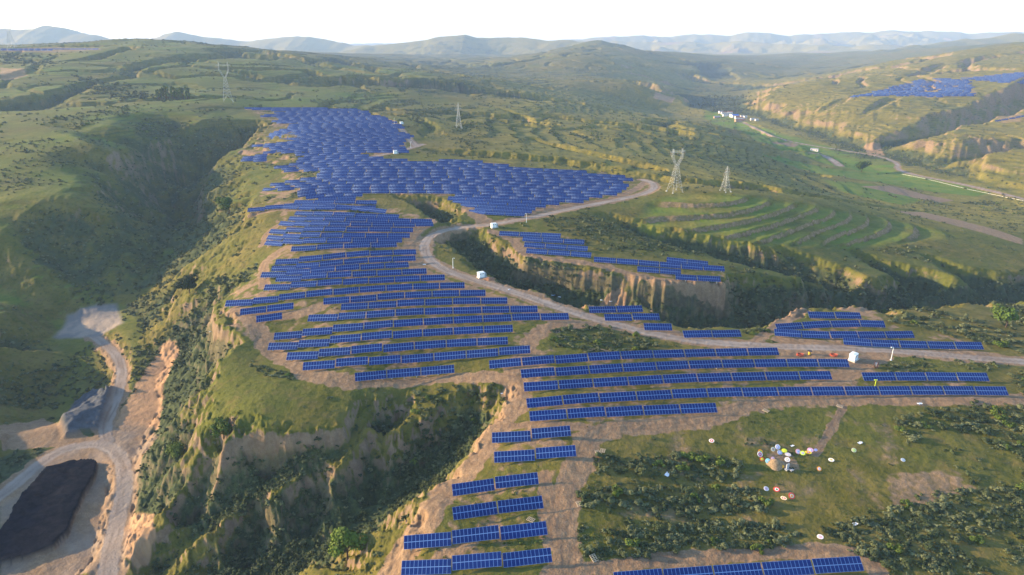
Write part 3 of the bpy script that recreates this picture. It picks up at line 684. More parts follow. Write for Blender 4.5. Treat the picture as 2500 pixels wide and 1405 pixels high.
me_glass, me_frame, me_rack = gmb.mesh("module_glass", [gl_m]), fmb.mesh("module_frame", [al_m]), rack_mb(WSTD).mesh("support_rack", [st_m])
me_legs = [leg_mb(x).mesh("leg", [st_m, cn_m]) for x in (-4.6, 0, 4.6)]
def even(P, n_=3):                      # evens out a row's line along its length
    P = np.array(P)
    for _ in range(n_): P[1:-1, 1:] = (P[:-2, 1:] + 2 * P[1:-1, 1:] + P[2:, 1:]) / 4
    return P
def table_frame(a, b, snap=True):                  # a, b: ground points at the two ends of a table
    a, b = Vector(a), Vector(b); e = b - a; ln = e.length; hl = math.hypot(e.x, e.y)
    e.z = max(-.07 * hl, min(.07 * hl, e.z)); e.normalize()
    y = Vector((-e.y, e.x, 0)).normalized(); z = e.cross(y).normalized(); y = z.cross(e)
    c = (a + b) / 2; c.z = max(c.z, float(hgt(c.x, c.y))) if snap else c.z + .25
    m = Matrix((e, y, z)).transposed().to_4x4(); m.translation = c
    return m, ln
ORD = "first second third fourth fifth sixth seventh eighth ninth tenth eleventh twelfth thirteenth fourteenth fifteenth sixteenth seventeenth eighteenth nineteenth twentieth".split()
for t_, e_ in (("twenty-", "thirtieth"), ("thirty-", "fortieth"), ("forty-", "fiftieth"), ("fifty-", "sixtieth")): ORD += [t_ + o for o in ORD[:9]] + [e_]
TROOT = None
def solar_table(m, ln, label, group):
    global TROOT
    k = max(.86, min(1.12, (ln - .38) / WSTD)); M4 = m @ Matrix.Diagonal((k, 1, 1, 1))
    if TROOT is None:
        TROOT = thing('solar_table', label, 'solar table', M4, group)
        put_obj('module_glass', me_glass, (), TROOT); put_obj('module_frame', me_frame, (), TROOT); put_obj('support_rack', me_rack, (), TROOT)
        for l in me_legs: put_obj('leg', l, (), TROOT)
        return TROOT
    r = TROOT.copy(); COL.objects.link(r); r.matrix_world = M4; tag(r, label, 'solar table', group)
    for ch in KIDS:
        c = ch.copy(); COL.objects.link(c); c.parent = r
    return r
ROWS = [  # (where the row is, ends of its tables in the photo)
 ("the row cut off by the bottom edge", [(1498,1418),(1620,1408),(1742,1399),(1862,1391),(1985,1384),(2106,1377)]),
 ("the lowest row left of the track", [(981,1399),(1103,1384),(1227,1370),(1349,1356)]),
 ("the second row up left of the track", [(987,1340),(1103,1319),(1221,1302),(1337,1290)]),
 ("the third row up left of the track", [(1104,1255),(1215,1236),(1327,1226)]),
 ("the fourth row up left of the track", [(1104,1199),(1209,1176),(1316,1166)]),
 ("the fifth row up left of the track", [(1206,1121),(1308,1112),(1408,1103)]),
 ("the sixth row up left of the track", [(1201,1075),(1298,1066),(1395,1054)]),
 ("the short row just above the curving track", [(1292,1020),(1385,1014),(1478,1007),(1570,1002),(1660,998),(1750,996)]),
 ("the longest row above the wreaths", [(1285,988),(1374,979),(1463,973),(1553,967),(1640,963),(1727,961),(1811,957),(1898,956),(1981,955),(2063,955),(2145,954),(2224,953),(2304,954),(2380,954),(2460,955)]),
 ("the row above the longest row", [(1278,947),(1364,941),(1448,937),(1533,932),(1618,927),(1702,922.5),(1786,920.5),(1868,918),(1950,917),(2030,917)]),
 ("the row ending below the lone white hut", [(1271,915),(1356,909),(1438,903),(1520,898),(1602,894),(1682,891),(1762,889),(1841,887),(1920,885),(1997,886),(2073,887)]),
 ("the row below the roadside bushes", [(1194,893),(1274,886),(1355,879),(1435,872),(1515,868),(1594,864.6),(1671,863),(1747,861.6),(1824,859),(1901,858)]),
 ("the short row right of the cable drum", [(2105,920),(2184,918),(2261,919),(2337,921),(2413,922)]),
 ("the pair below the dark gully bushes", [(1973,769),(2038,770),(2102,772)]),
 ("the bent row above the gravel road", [(1894,800),(1961,797),(2028,791),(2095,786),(2160,792)]),
 ("the row behind the tall lamp post", [(1890,812),(1958,818),(2028,820),(2095,818.5),(2162,818),(2231,817)]),
 ("the row nearest above the gravel road", [(2059,833),(2128.5,839),(2197,841),(2266,843),(2331,844),(2399.5,845)]),
 ("the pair alone on the road's far verge", [(1667,817),(1738,816),(1809,814)]),
 ("the pair right of the white litter", [(1437,757),(1505,756),(1569,754)]),
 ("the pair above the lone roadside table", [(1474.5,776),(1543,776),(1610,777)]),
 ("the single-table row by the gravel road", [(1571,798),(1641,799)]),
 ("the top row of the spur islet", [(1218,570),(1268,571.5),(1321,575),(1369.6,577)]),
 ("the second row of the spur islet", [(1275,583.5),(1324,587),(1376,590),(1427,592)]),
 ("the third row of the spur islet", [(1279,597.5),(1331,601),(1384,604.5),(1435.5,608)]),
 ("the lowest row of the spur islet", [(1284,613),(1337,616.5),(1392.5,619.5),(1444,624)]),
 ("the long row along the cliff top", [(1449,634),(1504.5,637),(1558,641),(1610,645.6),(1663,650),(1717,654),(1769,657)]),
 ("the pair behind the cliff-top row", [(1627,634),(1677,640),(1729,645)]),
 ("the pair below the cliff-top row", [(1554.7,657),(1610,661),(1663,665)]),
 ("the lowest pair on the cliff top", [(1648,676),(1703,680),(1759,683)]),
 ("the lowest row of the main field", [(865,921.5),(945,914),(1028.6,907),(1110.6,900.6)]),
]
MAIN = [
 [(739,896),(819,890),(899,885),(980,878),(1060,872),(1139,865),(1218,860),(1296,855)],
 [(700,872),(778,866),(856,859),(934,851),(1012,844),(1090,838),(1165,835),(1241,832)],
 [(655,848.6),(729,842.6),(804.5,835.5),(881.5,825.6),(958,818.5),(1032,813),(1107,808),(1181,804.6),(1253,802)],
 [(669,824),(739,814.6),(813,804),(887.5,798),(960,792),(1034,786),(1107,781.7),(1178.6,778),(1249,776),(1319,774),(1389,772.6)],
 [(752,778.7),(824.7,775.7),(893.5,771),(965,765),(1036,761),(1106,758.6),(1176,757),(1244.5,756),(1313,755.6)],
 [(832,750),(899,746.8),(969,743),(1037,739),(1105,736),(1173.6,735),(1239.5,734.8)],
 [(789,737),(854,732.5),(921,726.7),(988,721.7),(1055,718),(1121.7,716.7),(1186,716)],
 [(552,750),(615.5,739),(681,728),(746,719.5),(813,714),(877.5,708),(942.7,703),(1008,699.5),(1073,697.5),(1135,697)],
 [(645.7,706),(708.6,701),(773,695),(836,690.5),(900,685.7),(963,682),(1026,679),(1086.5,677.6)],
 [(674,685),(735,680),(798,675),(859,671),(920,667.6),(981,664.5),(1042,662.6)],
 [(638,675.7),(697.5,670),(757.7,663),(818,657.5),(878,653),(939,649),(998,646)],
 [(664,660),(721,654),(779,647.5),(838,641),(899,636),(958,633),(1015,630.5)],
 [(673,645),(729,638),(786,630.5),(844,623.5),(903,618.5),(959.5,616),(1016,615.5)],
]
SPLIT = {("strip", 0): [(586,764),(652,755),(718,746)], ("strip", 1): [(625,780),(690,771)]}
ROWS += [("the upper of the two short strips", SPLIT[("strip", 0)]), ("the lone stub below the short strips", SPLIT[("strip", 1)])]
for i, r in enumerate(MAIN): ROWS.append((f"the {ORD[i + 1]} row up the main field", r))
def divide(line, z):                    # cut a photo polyline into tables of about one table's width
    u = np.array([p[0] for p in line], float); v = np.array([p[1] for p in line], float)
    uu = np.arange(u[0], u[-1], 2.0); P = seen(uu, np.interp(uu, u, v), 1.6)
    s = np.r_[0, np.cumsum(np.hypot(*np.diff(P[:, :2], axis=0).T))]; n_ = max(1, int(round(s[-1] / 12.75)))
    t = np.interp(np.linspace(0, s[-1], n_ + 1), s, uu); return [(a, float(np.interp(a, u, v))) for a in t]
UPPER = [
 [(711,611),(790,605),(860,601),(971,597)], [(648,597),(760,590),(870,588),(983,587)], [(653,583),(740,577),(860,575),(1003,575.5)],
 [(659,567),(740,562),(860,561),(1010,562)], [(682,546),(760,548),(900,549),(1060,551)], [(705,534),(800,536),(930,538),(1057,541)],
 [(720,522),(800,524),(880,526),(976,530)], [(605,517),(668,504),(735,499),(830,504),(945,518)], [(690,506),(770,509),(850,508),(920,507)],
 [(718,494),(800,494),(870,494),(922,495)],
]
for i, r in enumerate(UPPER): ROWS.append((f"the {ORD[i + 14]} row up the main field", divide(r, 0)))
FARPOLY = [(590,263),(700,262),(870,267),(960,297),(982,318),(985,324),(1002,324),(985,372),(905,372),(895,377),(960,390),(1010,393),(1040,393),(1130,388),(1250,408),(1365,413),(1550,435),(1530,443),(1545,462),(1450,488),(1360,503),(1255,526),(1170,524),(1135,500),(1108,492),(1108,470),(1015,470),(930,474),(890,468),(850,486),(720,486),(740,458),(660,468),(636,462),(760,428),(770,420),(660,418),(720,395),(740,380),(670,372),(640,395),(598,398),(605,385),(650,372),(640,360),(592,356),(650,330),(690,315),(700,305),(665,300),(690,290),(640,285),(700,272),(595,267)]
def inpoly(u, v, P):
    c = False
    for (x0, y0), (x1, y1) in zip(P, P[1:] + P[:1]):
        if (y0 > v) != (y1 > v) and u < (x1 - x0) * (v - y0) / (y1 - y0) + x0: c = not c
    return c
SPOTS = []                              # (near-first key, matrix, length, label)
for ph, r in ROWS:
    P = even(seen([p[0] for p in r], [p[1] for p in r], 1.6), 2)
    for k in range(len(r) - 1):
        m, ln = table_frame(P[k], P[k + 1])
        lab = f"{ORD[k]} blue solar table from the left in {ph}" if len(r) > 2 else f"only blue solar table in {ph}"
        SPOTS.append((P[k][1] - 1e6, m, ln, lab))
v0 = 523.0; rowno = 0
while v0 > 264:
    us = np.arange(585, 1560, 3.0)
    vs = v0 + np.clip(775 - us, 0, None) * (.20 if v0 > 300 else .02) * np.clip((v0 - 270) / 130, 0, 1) + np.clip(us - 1090, 0, None) * .05 + 0
    P = even(seen(us, vs, 1.6), 500); s = np.r_[0, np.cumsum(np.hypot(*np.diff(P[:, :2], axis=0).T))]
    cuts = np.arange(np.random.default_rng(500 + rowno).uniform(0, 12.6), s[-1], 12.6); ids = np.searchsorted(s, cuts).clip(0, len(us) - 1); k = 0
    for i0, i1 in zip(ids[:-1], ids[1:]):
        um, vm = (us[i0] + us[i1]) / 2, (vs[i0] + vs[i1]) / 2
        if not inpoly(um, vm, FARPOLY): continue
        ln = math.hypot(P[i1][0] - P[i0][0], P[i1][1] - P[i0][1])
        if ln > 20 or ln < 9: continue
        m, _ = table_frame(P[i0], P[i1], False); SPOTS.append((P[i0][1], m, 12.68, (rowno, k))); k += 1
    v0 -= np.interp(v0, [264, 340, 390, 430, 530], [2.6, 3.7, 5.5, 7.3, 7.9]); rowno += 1
SPOTS.sort(key=lambda a: a[0])
KIDS = []
done = 0; STUFF = []; cnt = {}
for key, m, ln, lab in SPOTS:
    if done < 300:
        if isinstance(lab, tuple):
            cnt[lab[0]] = cnt.get(lab[0], 0) + 1
            lab = f"{ORD[cnt[lab[0]] - 1]} blue solar table in the {ORD[lab[0]]} row above the upper road bend"
        r_ = solar_table(m, ln, lab, "blue solar tables in rows on the ridge")
        if not KIDS: KIDS = list(TROOT.children)
        done += 1
    else: STUFF.append((m, ln))
# the fields on the other hills belong to the same far mass
OTHER = [[(2075,238),(2180,212),(2270,190),(2365,195),(2385,234),(2290,238),(2180,234)], [(2345,192),(2500,176),(2560,176),(2560,208),(2440,202)], [(0,119),(250,118),(250,122),(0,124)], [(2410,296),(2520,280),(2560,280),(2560,297),(2440,301)]]
for P_ in OTHER:
    vv = max(p[1] for p in P_) - 1.0; vlo = min(p[1] for p in P_)
    step_ = 2.6 if P_[0][0] != 2410 else 7.0
    while vv > vlo:
        us = np.arange(min(p[0] for p in P_), max(p[0] for p in P_), 2.0); sl = 0 if P_[0][0] != 2410 else -.17
        vs = vv + sl * (us - 2410); Pq = even(seen(us, vs, 1.6), 200); s = np.r_[0, np.cumsum(np.hypot(*np.diff(Pq[:, :2], axis=0).T))]
        ids = np.searchsorted(s, np.arange(0, s[-1], 13.2)).clip(0, len(us) - 1)
        for i0, i1 in zip(ids[:-1], ids[1:]):
            if i1 <= i0 or not inpoly((us[i0] + us[i1]) / 2, (vs[i0] + vs[i1]) / 2, P_): continue
            ln = math.hypot(Pq[i1][0] - Pq[i0][0], Pq[i1][1] - Pq[i0][1])
            if 8 < ln < 22: STUFF.append((table_frame(Pq[i0], Pq[i1], False)[0], 12.68))
        vv -= step_
vg = np.array([tuple(p) for p in gmb.v]); vfq = np.array([tuple(p) for p in fmb.v]); fg = np.array(gmb.f); ff = np.array(fmb.f)
lg = leg_mb(-3.5); lg2 = leg_mb(3.5); vl = np.array([tuple(p) for p in lg.v[:12] + lg2.v[:12]]); fl = np.array([f for f in lg.f[:6]] + [[i + 12 for i in f] for f in lg.f[:6]])
base_v = np.vstack([vg, vfq, vl]); base_f = np.vstack([fg, ff + len(vg), fl + len(vg) + len(vfq)]); base_m = np.r_[np.zeros(len(fg)), np.ones(len(ff)), np.full(len(fl), 2)].astype(np.int32)
allv, allf, allm = [], [], []
for i, (m, ln) in enumerate(STUFF):
    mm = np.array(m); allv.append(base_v @ mm[:3, :3].T + mm[:3, 3]); allf.append(base_f + i * len(base_v)); allm.append(base_m)
me = mesh_np("far_solar_tables", np.vstack(allv), quads=np.vstack(allf)); me.polygons.foreach_set("material_index", np.concatenate(allm))
o = put_obj("far_solar_tables", me, ()); me.materials.append(gl_m); me.materials.append(al_m); me.materials.append(st_m); o['kind'] = 'stuff'
print("tables", len(SPOTS), "stuff", len(STUFF))
# ------------------------------------------------------------------ plants
def leaf_mat(name, c0, c1, sca=1.2):
    m, t, b = mat(name, .8); q = N(t); geo_ = q.n("ShaderNodeNewGeometry"); oi_ = q.n("ShaderNodeObjectInfo").outputs["Random"]
    f = q.ramp(q.math('ADD', q.math('MULTIPLY', q.noise(geo_.outputs["Position"], sca, 3), .75), q.math('MULTIPLY', oi_, .3)), .32, .72)
    q.l(q.mix(f, c0, c1), b.inputs["Base Color"])
    return m
lf_grey = leaf_mat("grey green leaves", (.055, .074, .030), (.150, .170, .080))
lf_dark = leaf_mat("dark green leaves", (.026, .042, .016), (.075, .098, .036))
lf_fresh = leaf_mat("fresh green leaves", (.050, .085, .012), (.120, .165, .030), .8)
bark = flat("bark", (.075, .055, .042), .9, 0, .3, 6)
def leaf_cloud(r_, n, size, lobes, flatness=.75, top=1.0, seed=0):   # many leaf sprays through a lumpy volume
    k = np.random.default_rng(seed); L = []
    for _ in range(lobes):
        a = k.uniform(0, 2 * math.pi); rr = k.uniform(.1, .85); L.append((rr * math.cos(a), rr * math.sin(a), k.uniform(.15, .78) * top, k.uniform(.18, .46)))
    V = np.zeros((n, 4, 3)); per = k.integers(0, lobes, n)
    for i in range(n):
        lx, ly, lz, lr_ = L[per[i]]
        d = k.normal(size=3); d /= np.linalg.norm(d); rad = lr_ * k.uniform(.55, 1.05) ** .6
        c = np.array((lx, ly, lz)) + d * rad * (1, 1, .85)
        c[2] = max(c[2], k.uniform(.02, .15)); nrm_ = d + k.normal(size=3) * .45 + (0, 0, .35); nrm_ /= np.linalg.norm(nrm_)
        t = np.cross(nrm_, k.normal(size=3)); t /= np.linalg.norm(t); b_ = np.cross(nrm_, t); s = size * k.uniform(.6, 1.25)
        for j, (p, q_) in enumerate(((-1, -.6), (1, -.8), (.8, .9), (-.7, 1))): V[i, j] = c + (t * p + b_ * q_) * s * .5
    V[:, :, 2] *= flatness
    return (V * r_).reshape(-1, 3), np.arange(n * 4).reshape(n, 4)
def cloud_mesh(name, m, *a, **kw):
    v, f = leaf_cloud(*a, **kw); me = mesh_np(name, v, quads=f); me.materials.append(m); return me
SH = [cloud_mesh("shrub", lf_grey if i % 3 else lf_dark, 1.0, 900, .135, 7 + i % 4, (.62, .8, .95)[i % 3], (1.0, 1.25, .8)[i % 3], 200 + i) for i in range(7)]
SHF = [cloud_mesh("shrub", lf_fresh, 1.0, 520, .18, 6, .9, 1.0, 230 + i) for i in range(2)]
SHRUBS = [  # (where, photo outline, how many, radius range)
 ("the hedge right of the dirt track", [(1445,1112),(1560,1120),(1640,1110),(1790,1120),(1810,1165),(1700,1175),(1640,1160),(1450,1160)], 22, (1.5, 2.4)),
 ("the long hedge left of the red wreaths", [(1420,1195),(1600,1188),(1830,1185),(1890,1240),(1700,1255),(1420,1240)], 36, (1.5, 2.4)),
 ("the ragged hedge above the bottom panels", [(1420,1320),(1480,1300),(1560,1290),(1700,1278),(1900,1280),(1960,1310),(1900,1340),(1700,1335),(1500,1368),(1430,1370)], 32, (1.2, 2.2)),
 ("the thicket in the bottom right corner", [(2000,1290),(2180,1240),(2350,1190),(2500,1180),(2500,1300),(2330,1330),(2420,1400),(2180,1400),(2060,1330)], 58, (1.3, 2.4)),
 ("the thicket right of the grave clearing", [(2180,1030),(2260,1000),(2400,985),(2500,990),(2500,1120),(2420,1090),(2380,1060),(2280,1040),(2220,1085)], 36, (1.4, 2.5)),
 ("the clump between the road and the rows", [(1340,805),(1450,795),(1560,815),(1610,842),(1540,860),(1420,862),(1360,850)], 26, (1.5, 2.4)),
 ("the weedy patch by the tall lamp post", [(2160,888),(2260,880),(2290,905),(2170,910)], 10, (1.0, 1.7)),
 ("the low tuft right of the lamp post", [(2340,880),(2430,885),(2430,898),(2345,896)], 6, (1.0, 1.6)),
 ("the bushes at the long row's right end", [(2465,905),(2500,902),(2500,965),(2485,955)], 6, (1.2, 2.0)),
 ("the thicket on the right-hand ridge", [(2150,748),(2240,745),(2330,770),(2460,790),(2500,830),(2500,860),(2400,835),(2250,800),(2170,785)], 34, (1.6, 2.8)),
 ("the tuft between road and right ridge", [(1830,790),(1880,785),(1870,812),(1810,815)], 7, (1.2, 2.0)),
 ("the gully head beside the dirt track", [(1000,960),(1090,945),(1190,935),(1225,960),(1180,1010),(1110,1090),(1030,1150),(960,1170),(1030,1060),(990,1010)], 25, (1.3, 2.2)),
 ("the dip below the meadow's soil bank", [(610,890),(700,905),(720,935),(690,925),(640,915)], 5, (.9, 1.6)),
]
TAKEN = []
def place_me(o, x, y, z, s, sz=None):
    o.location = (x, y, z); o.rotation_euler = (0, 0, random.uniform(0, 6.28)); o.scale = (s, s * random.uniform(.85, 1.15), (sz or s) * random.uniform(.8, 1.1))
for ph, P_, n_, (ra, rb_) in SHRUBS:
    us, vs = [p[0] for p in P_], [p[1] for p in P_]; got = []
    tries = 0
    while len(got) < n_ and tries < 6000:
        tries += 1
        u, v = random.uniform(min(us), max(us)), random.uniform(min(vs), max(vs)); sp_ = 20 - tries / 400
        if inpoly(u, v, P_) and all(math.hypot((u - a) / 1.3, v - b) > sp_ for a, b in got): got.append((u, v))
    got.sort(); G_ = seen([p[0] for p in got], [p[1] + 4 for p in got])
    for k, (x, y, z) in enumerate(G_):
        fresh = random.random() < .12
        o = bpy.data.objects.new("shrub", random.choice(SHF if fresh else SH)); COL.objects.link(o)
        place_me(o, x, y, float(hgt(x, y)) - .12, random.uniform(ra, rb_))
        tag(o, f"{ORD[k]} {'fresh' if fresh else 'grey'}-green shrub from the left in {ph}", "shrub", "shrubs around the solar rows"); TAKEN.append((x, y))
SH_LAND = 0
# scattered scrub that nobody could count: one object of points carrying small bushes
src = bpy.data.collections.new("scrub sources")
def src_obj(nm, me): o = bpy.data.objects.new(nm, me); src.objects.link(o); return o
for i in range(3): src_obj(f"scrub_a{i}", cloud_mesh("scrub", (lf_grey, lf_dark, lf_dark)[i], 1.0, 130, .34, 5, .8, 1.0, 300 + i))
for i in range(2): src_obj(f"scrub_b{i}", cloud_mesh("scrub", (lf_grey, lf_fresh)[i], 1.0, 34, .55, 4, .8, 1.0, 320 + i))
tk = np.random.default_rng(11)
def sample(n, r0, r1, a0=-44, a1=44):
    a = R(1) * tk.uniform(a0, a1, n); r = np.exp(tk.uniform(math.log(r0), math.log(r1), n)); return r * np.sin(a), r * np.cos(a)
def grid_at(G_, x, y):
    i = np.clip(np.rint((0.5 * np.log(x * x + y * y) - lr[0]) / (lr[1] - lr[0])).astype(int), 0, NR - 1); j = np.clip(np.rint((np.arctan2(x, y) - AZ0) / (az[1] - az[0])).astype(int), 0, NA - 1)
    return G_[i, j]
bad = np.clip(keep * .9 * (veg < .35) + soil * 1.4 + ROADM * 2 + coal + gravel + grey + sand + qf + field * .75, 0, 1)
tree_belt = np.zeros(X.shape, np.float32)
for P_ in ([(1700,262),(1730,235),(1790,222),(1860,240),(1840,265),(1760,282)], [(160,175),(280,200),(440,235),(420,250),(250,235),(180,215)], [(0,125),(120,135),(140,165),(60,160),(0,150)]): put(tree_belt, poly(P_, 12))
def scrub(n, r0, r1, dens, s0, s1, ids):
    x, y = sample(n, r0, r1); d = grid_at(dens, x, y); k = tk.uniform(0, 1, n) < d; x, y = x[k], y[k]; m = len(x)
    z = hgt(x, y); s = np.exp(tk.uniform(math.log(s0), math.log(s1), m))
    return np.stack([x, y, z - s * .1, s, tk.uniform(0, 6.28, m), tk.choice(ids, m)], 1)
nn = sstep(-.2, .5, fbm(X / 35, Y / 35, 3, 120)).astype(np.float32)
near_d = np.clip(veg * 1.1 * (.3 + .7 * nn), 0, 1) * (1 - bad) * (1 - .5 * sstep(-60, -95, X) * sstep(150, 180, Y))
lines = np.clip(sstep(.10, .4, veg) * .9 + RISER * .8 * (1 - T1) + .10 * nn, 0, 1) * (1 - bad) * (1 - T1)
hedge = np.zeros(X.shape, np.float32)
for ph, P_, n_, rr in SHRUBS: put(hedge, poly(P_, 2.0))
put(hedge, .6 * poly([(2505,985),(2850,1000),(2950,1400),(2440,1402),(2505,1250)], 3.0) * (nn > .35)); put(hedge, .5 * poly([(2505,800),(2800,820),(2800,880),(2505,868)], 3.0))
weeds = np.zeros(X.shape, np.float32)
for P_ in ([(1105,1272),(1180,1262),(1215,1285),(1110,1300)], [(990,1352),(1090,1345),(1100,1375),(990,1375)], [(605,815),(640,805),(650,830),(620,850)], [(1190,1210),(1310,1190),(1310,1215),(1200,1230)], [(1130,1340),(1200,1325),(1330,1310),(1330,1330),(1130,1355)], [(790,755),(840,745),(835,765),(790,770)], [(1900,1130),(1850,1080),(1990,1080),(2000,1110)], [(930,790),(1010,775),(1010,785),(930,800)]): put(weeds, poly(P_, 1.5))
ALLP = np.vstack([
 scrub(120000, 95, 420, near_d, .35, 1.4, [0, 1, 2]), scrub(26000, 95, 330, hedge * .95, .45, 1.6, [0, 0, 1]), scrub(9000, 95, 330, weeds * .8, .25, .6, [4]),
 scrub(9000, 95, 330, keep * .10 * (1 - ROADM) * (soil < .8), .2, .5, [4, 4, 3]),
 scrub(100000, 330, 900, lines * .5, .6, 1.7, [1, 2, 3, 3, 3]), scrub(110000, 800, 2600, lines * .42 * (1 - .4 * sunny), .9, 2.6, [3, 3, 3, 4]),
 scrub(45000, 95, 300, (1 - bad) * (1 - qf) * (.12 + .6 * nn), .12, .32, [3, 3, 3, 4]),
 scrub(26000, 700, 2200, tree_belt, 2.2, 4.2, [1, 2, 3]),
])
print("scrub points", len(ALLP))
pm = bpy.data.meshes.new("scrub"); pm.vertices.add(len(ALLP)); pm.vertices.foreach_set("co", ALLP[:, :3].astype(np.float32).ravel())
for nm_, ty, dat in (("size", 'FLOAT', ALLP[:, 3].astype(np.float32)), ("turn", 'FLOAT', ALLP[:, 4].astype(np.float32)), ("pick", 'INT', ALLP[:, 5].astype(np.int32))):
    at = pm.attributes.new(nm_, ty, 'POINT'); at.data.foreach_set("value", dat)
scrub_o = put_obj("scrub", pm); scrub_o['kind'] = 'stuff'
ng = bpy.data.node_groups.new("scrub", 'GeometryNodeTree')
ng.interface.new_socket("Geometry", in_out='INPUT', socket_type='NodeSocketGeometry'); ng.interface.new_socket("Geometry", in_out='OUTPUT', socket_type='NodeSocketGeometry')
gi, go = ng.nodes.new("NodeGroupInput"), ng.nodes.new("NodeGroupOutput"); iop = ng.nodes.new("GeometryNodeInstanceOnPoints"); ci = ng.nodes.new("GeometryNodeCollectionInfo")
ci.inputs["Collection"].default_value = src; ci.inputs["Separate Children"].default_value = True; ci.inputs["Reset Children"].default_value = True
def na(nm_, ty):
    x = ng.nodes.new("GeometryNodeInputNamedAttribute"); x.data_type = ty; x.inputs["Name"].default_value = nm_; return x.outputs["Attribute"]
iop.inputs["Pick Instance"].default_value = True
cx = ng.nodes.new("ShaderNodeCombineXYZ"); ng.links.new(na("turn", 'FLOAT'), cx.inputs[2])
e2r = ng.nodes.new("FunctionNodeEulerToRotation"); ng.links.new(cx.outputs[0], e2r.inputs[0])
ng.links.new(gi.outputs[0], iop.inputs["Points"]); ng.links.new(ci.outputs[0], iop.inputs["Instance"]); ng.links.new(na("pick", 'INT'), iop.inputs["Instance Index"])
ng.links.new(e2r.outputs[0], iop.inputs["Rotation"]); ng.links.new(na("size", 'FLOAT'), iop.inputs["Scale"]); ng.links.new(iop.outputs[0], go.inputs[0])
md = scrub_o.modifiers.new("scrub", 'NODES'); md.node_group = ng

# ------------------------------------------------------------------ single trees: tapered trunk, limbs, leafy crown
def tree(label, u, v, h, w_, m_leaf, seed, n=1500, slim=False, leafsize=.085, cat="tree", name="tree", group=None):
    x, y, z = seen(u, v)[0]; k = np.random.default_rng(seed)
    root = thing(name, label, cat, Matrix.Translation((x, y, z)), group)
    t = MB(); th = h * (.32 if not slim else .9)
    t.bar((0, 0, -.5), (.03 * h, 0, th), h * .035, 8, 0, h * .022)
    cl = []
    for i in range(7 if not slim else 10):
        a = k.uniform(0, 6.28); lean = k.uniform(.12, .42) if not slim else k.uniform(.05, .16)
        b0 = Vector((.03 * h * .8, 0, th * (k.uniform(.7, 1) if not slim else k.uniform(.15, .95)))); e = Vector((math.cos(a) * lean * w_ * 1.1, math.sin(a) * lean * w_ * 1.1, h * k.uniform(.5, .85) if not slim else b0.z + h * .1))
        t.bar(b0, e, h * .016, 5, 0, h * .006); cl.append((e, k.uniform(.2, .34)))
    put_obj("trunk", t.mesh("trunk", [bark]), (), root)
    V = np.zeros((n, 4, 3)); cl.append((Vector((0, 0, h * .78)), .30))
    for i in range(n):
        e, rr = cl[k.integers(0, len(cl))]; d = k.normal(size=3); d /= np.linalg.norm(d); q_ = rr * w_ * k.uniform(.35, 1.05) ** .5 * (.45 if slim else 1)
        c = np.array(e) + d * q_ * (1, 1, .8 if not slim else 2.2); c[2] = min(max(c[2], h * .18), h)
        nr = d + k.normal(size=3) * .5 + (0, 0, .3); nr /= np.linalg.norm(nr); tt = np.cross(nr, k.normal(size=3)); tt /= np.linalg.norm(tt); bb = np.cross(nr, tt); s = leafsize * h * k.uniform(.6, 1.2)
        for j, (p, q2) in enumerate(((-1, -.6), (1, -.8), (.8, .9), (-.7, 1))): V[i, j] = c + (tt * p + bb * q2) * s * .5
    me = mesh_np("crown", V.reshape(-1, 3), quads=np.arange(n * 4).reshape(n, 4)); me.materials.append(m_leaf); put_obj("crown", me, (), root)
    return root
lf_tree = leaf_mat("tree leaves", (.026, .058, .008), (.075, .125, .022), .7)
lf_bright = leaf_mat("bright leaves", (.055, .095, .010), (.130, .185, .028), .7)
tree("broad green tree alone on the terrace left of the panels", 560, 523, 12.5, 12.5, lf_tree, 1, 2200)
tree("dark round tree on the edge above the deep gully", 463, 716, 9.5, 11, lf_dark, 2, 2000)
tree("bright green tree at the foot of the near gully", 848, 1366, 9.5, 8, lf_bright, 3, 2400, False, .07)
tree("bushy green tree leaning at the meadow's lower edge", 546, 1070, 6.5, 6.5, lf_fresh, 4, 1400)
tree("spreading bush-like tree on the grassy spur", 438, 1115, 5.5, 8, lf_fresh, 5, 1400)
tree("round tree standing in the green valley field", 2103, 420, 13, 18, lf_tree, 6, 1200, False, .10)
tree("rounded tree on the right ridge skyline", 2455, 800, 9, 10, lf_tree, 8, 1800)
for i, u in enumerate(np.linspace(384, 462, 14)):
    tree(f"{ORD[i]} slim poplar from the left in the pale grove", u + random.uniform(-2, 2), 243 + random.uniform(-2, 1), random.uniform(13, 18), 6, lf_fresh, 20 + i, 200, True, .11, "tree", "poplar_tree", "poplars in the grove on the far slope")
# ------------------------------------------------------------------ power pylons
pyl_m = flat("pylon steel", (.44, .46, .46), .6, .2)
ins_m = flat("insulator", (.30, .22, .18), .4)
def lattice(m, A, B, n_, r):            # a square lattice tube between four-corner frames A (low) and B (high)
    A = [Vector(p) for p in A]; B = [Vector(p) for p in B]
    for i in range(4): m.bar(A[i], B[i], r, 4)
    for k in range(n_):
        t0, t1 = k / n_, (k + 1) / n_
        for i in range(4):
            j = (i + 1) % 4
            a0, a1, b0, b1 = A[i].lerp(B[i], t0), A[i].lerp(B[i], t1), A[j].lerp(B[j], t0), A[j].lerp(B[j], t1)
            m.bar(a0, b1, r * .6, 3); m.bar(b0, a1, r * .6, 3); m.bar(a1, b1, r * .6, 3)
def sq(h, z, cx=0.0, hy=None): hy = h if hy is None else hy; return [(cx - h, -hy, z), (cx + h, -hy, z), (cx + h, hy, z), (cx - h, hy, z)]
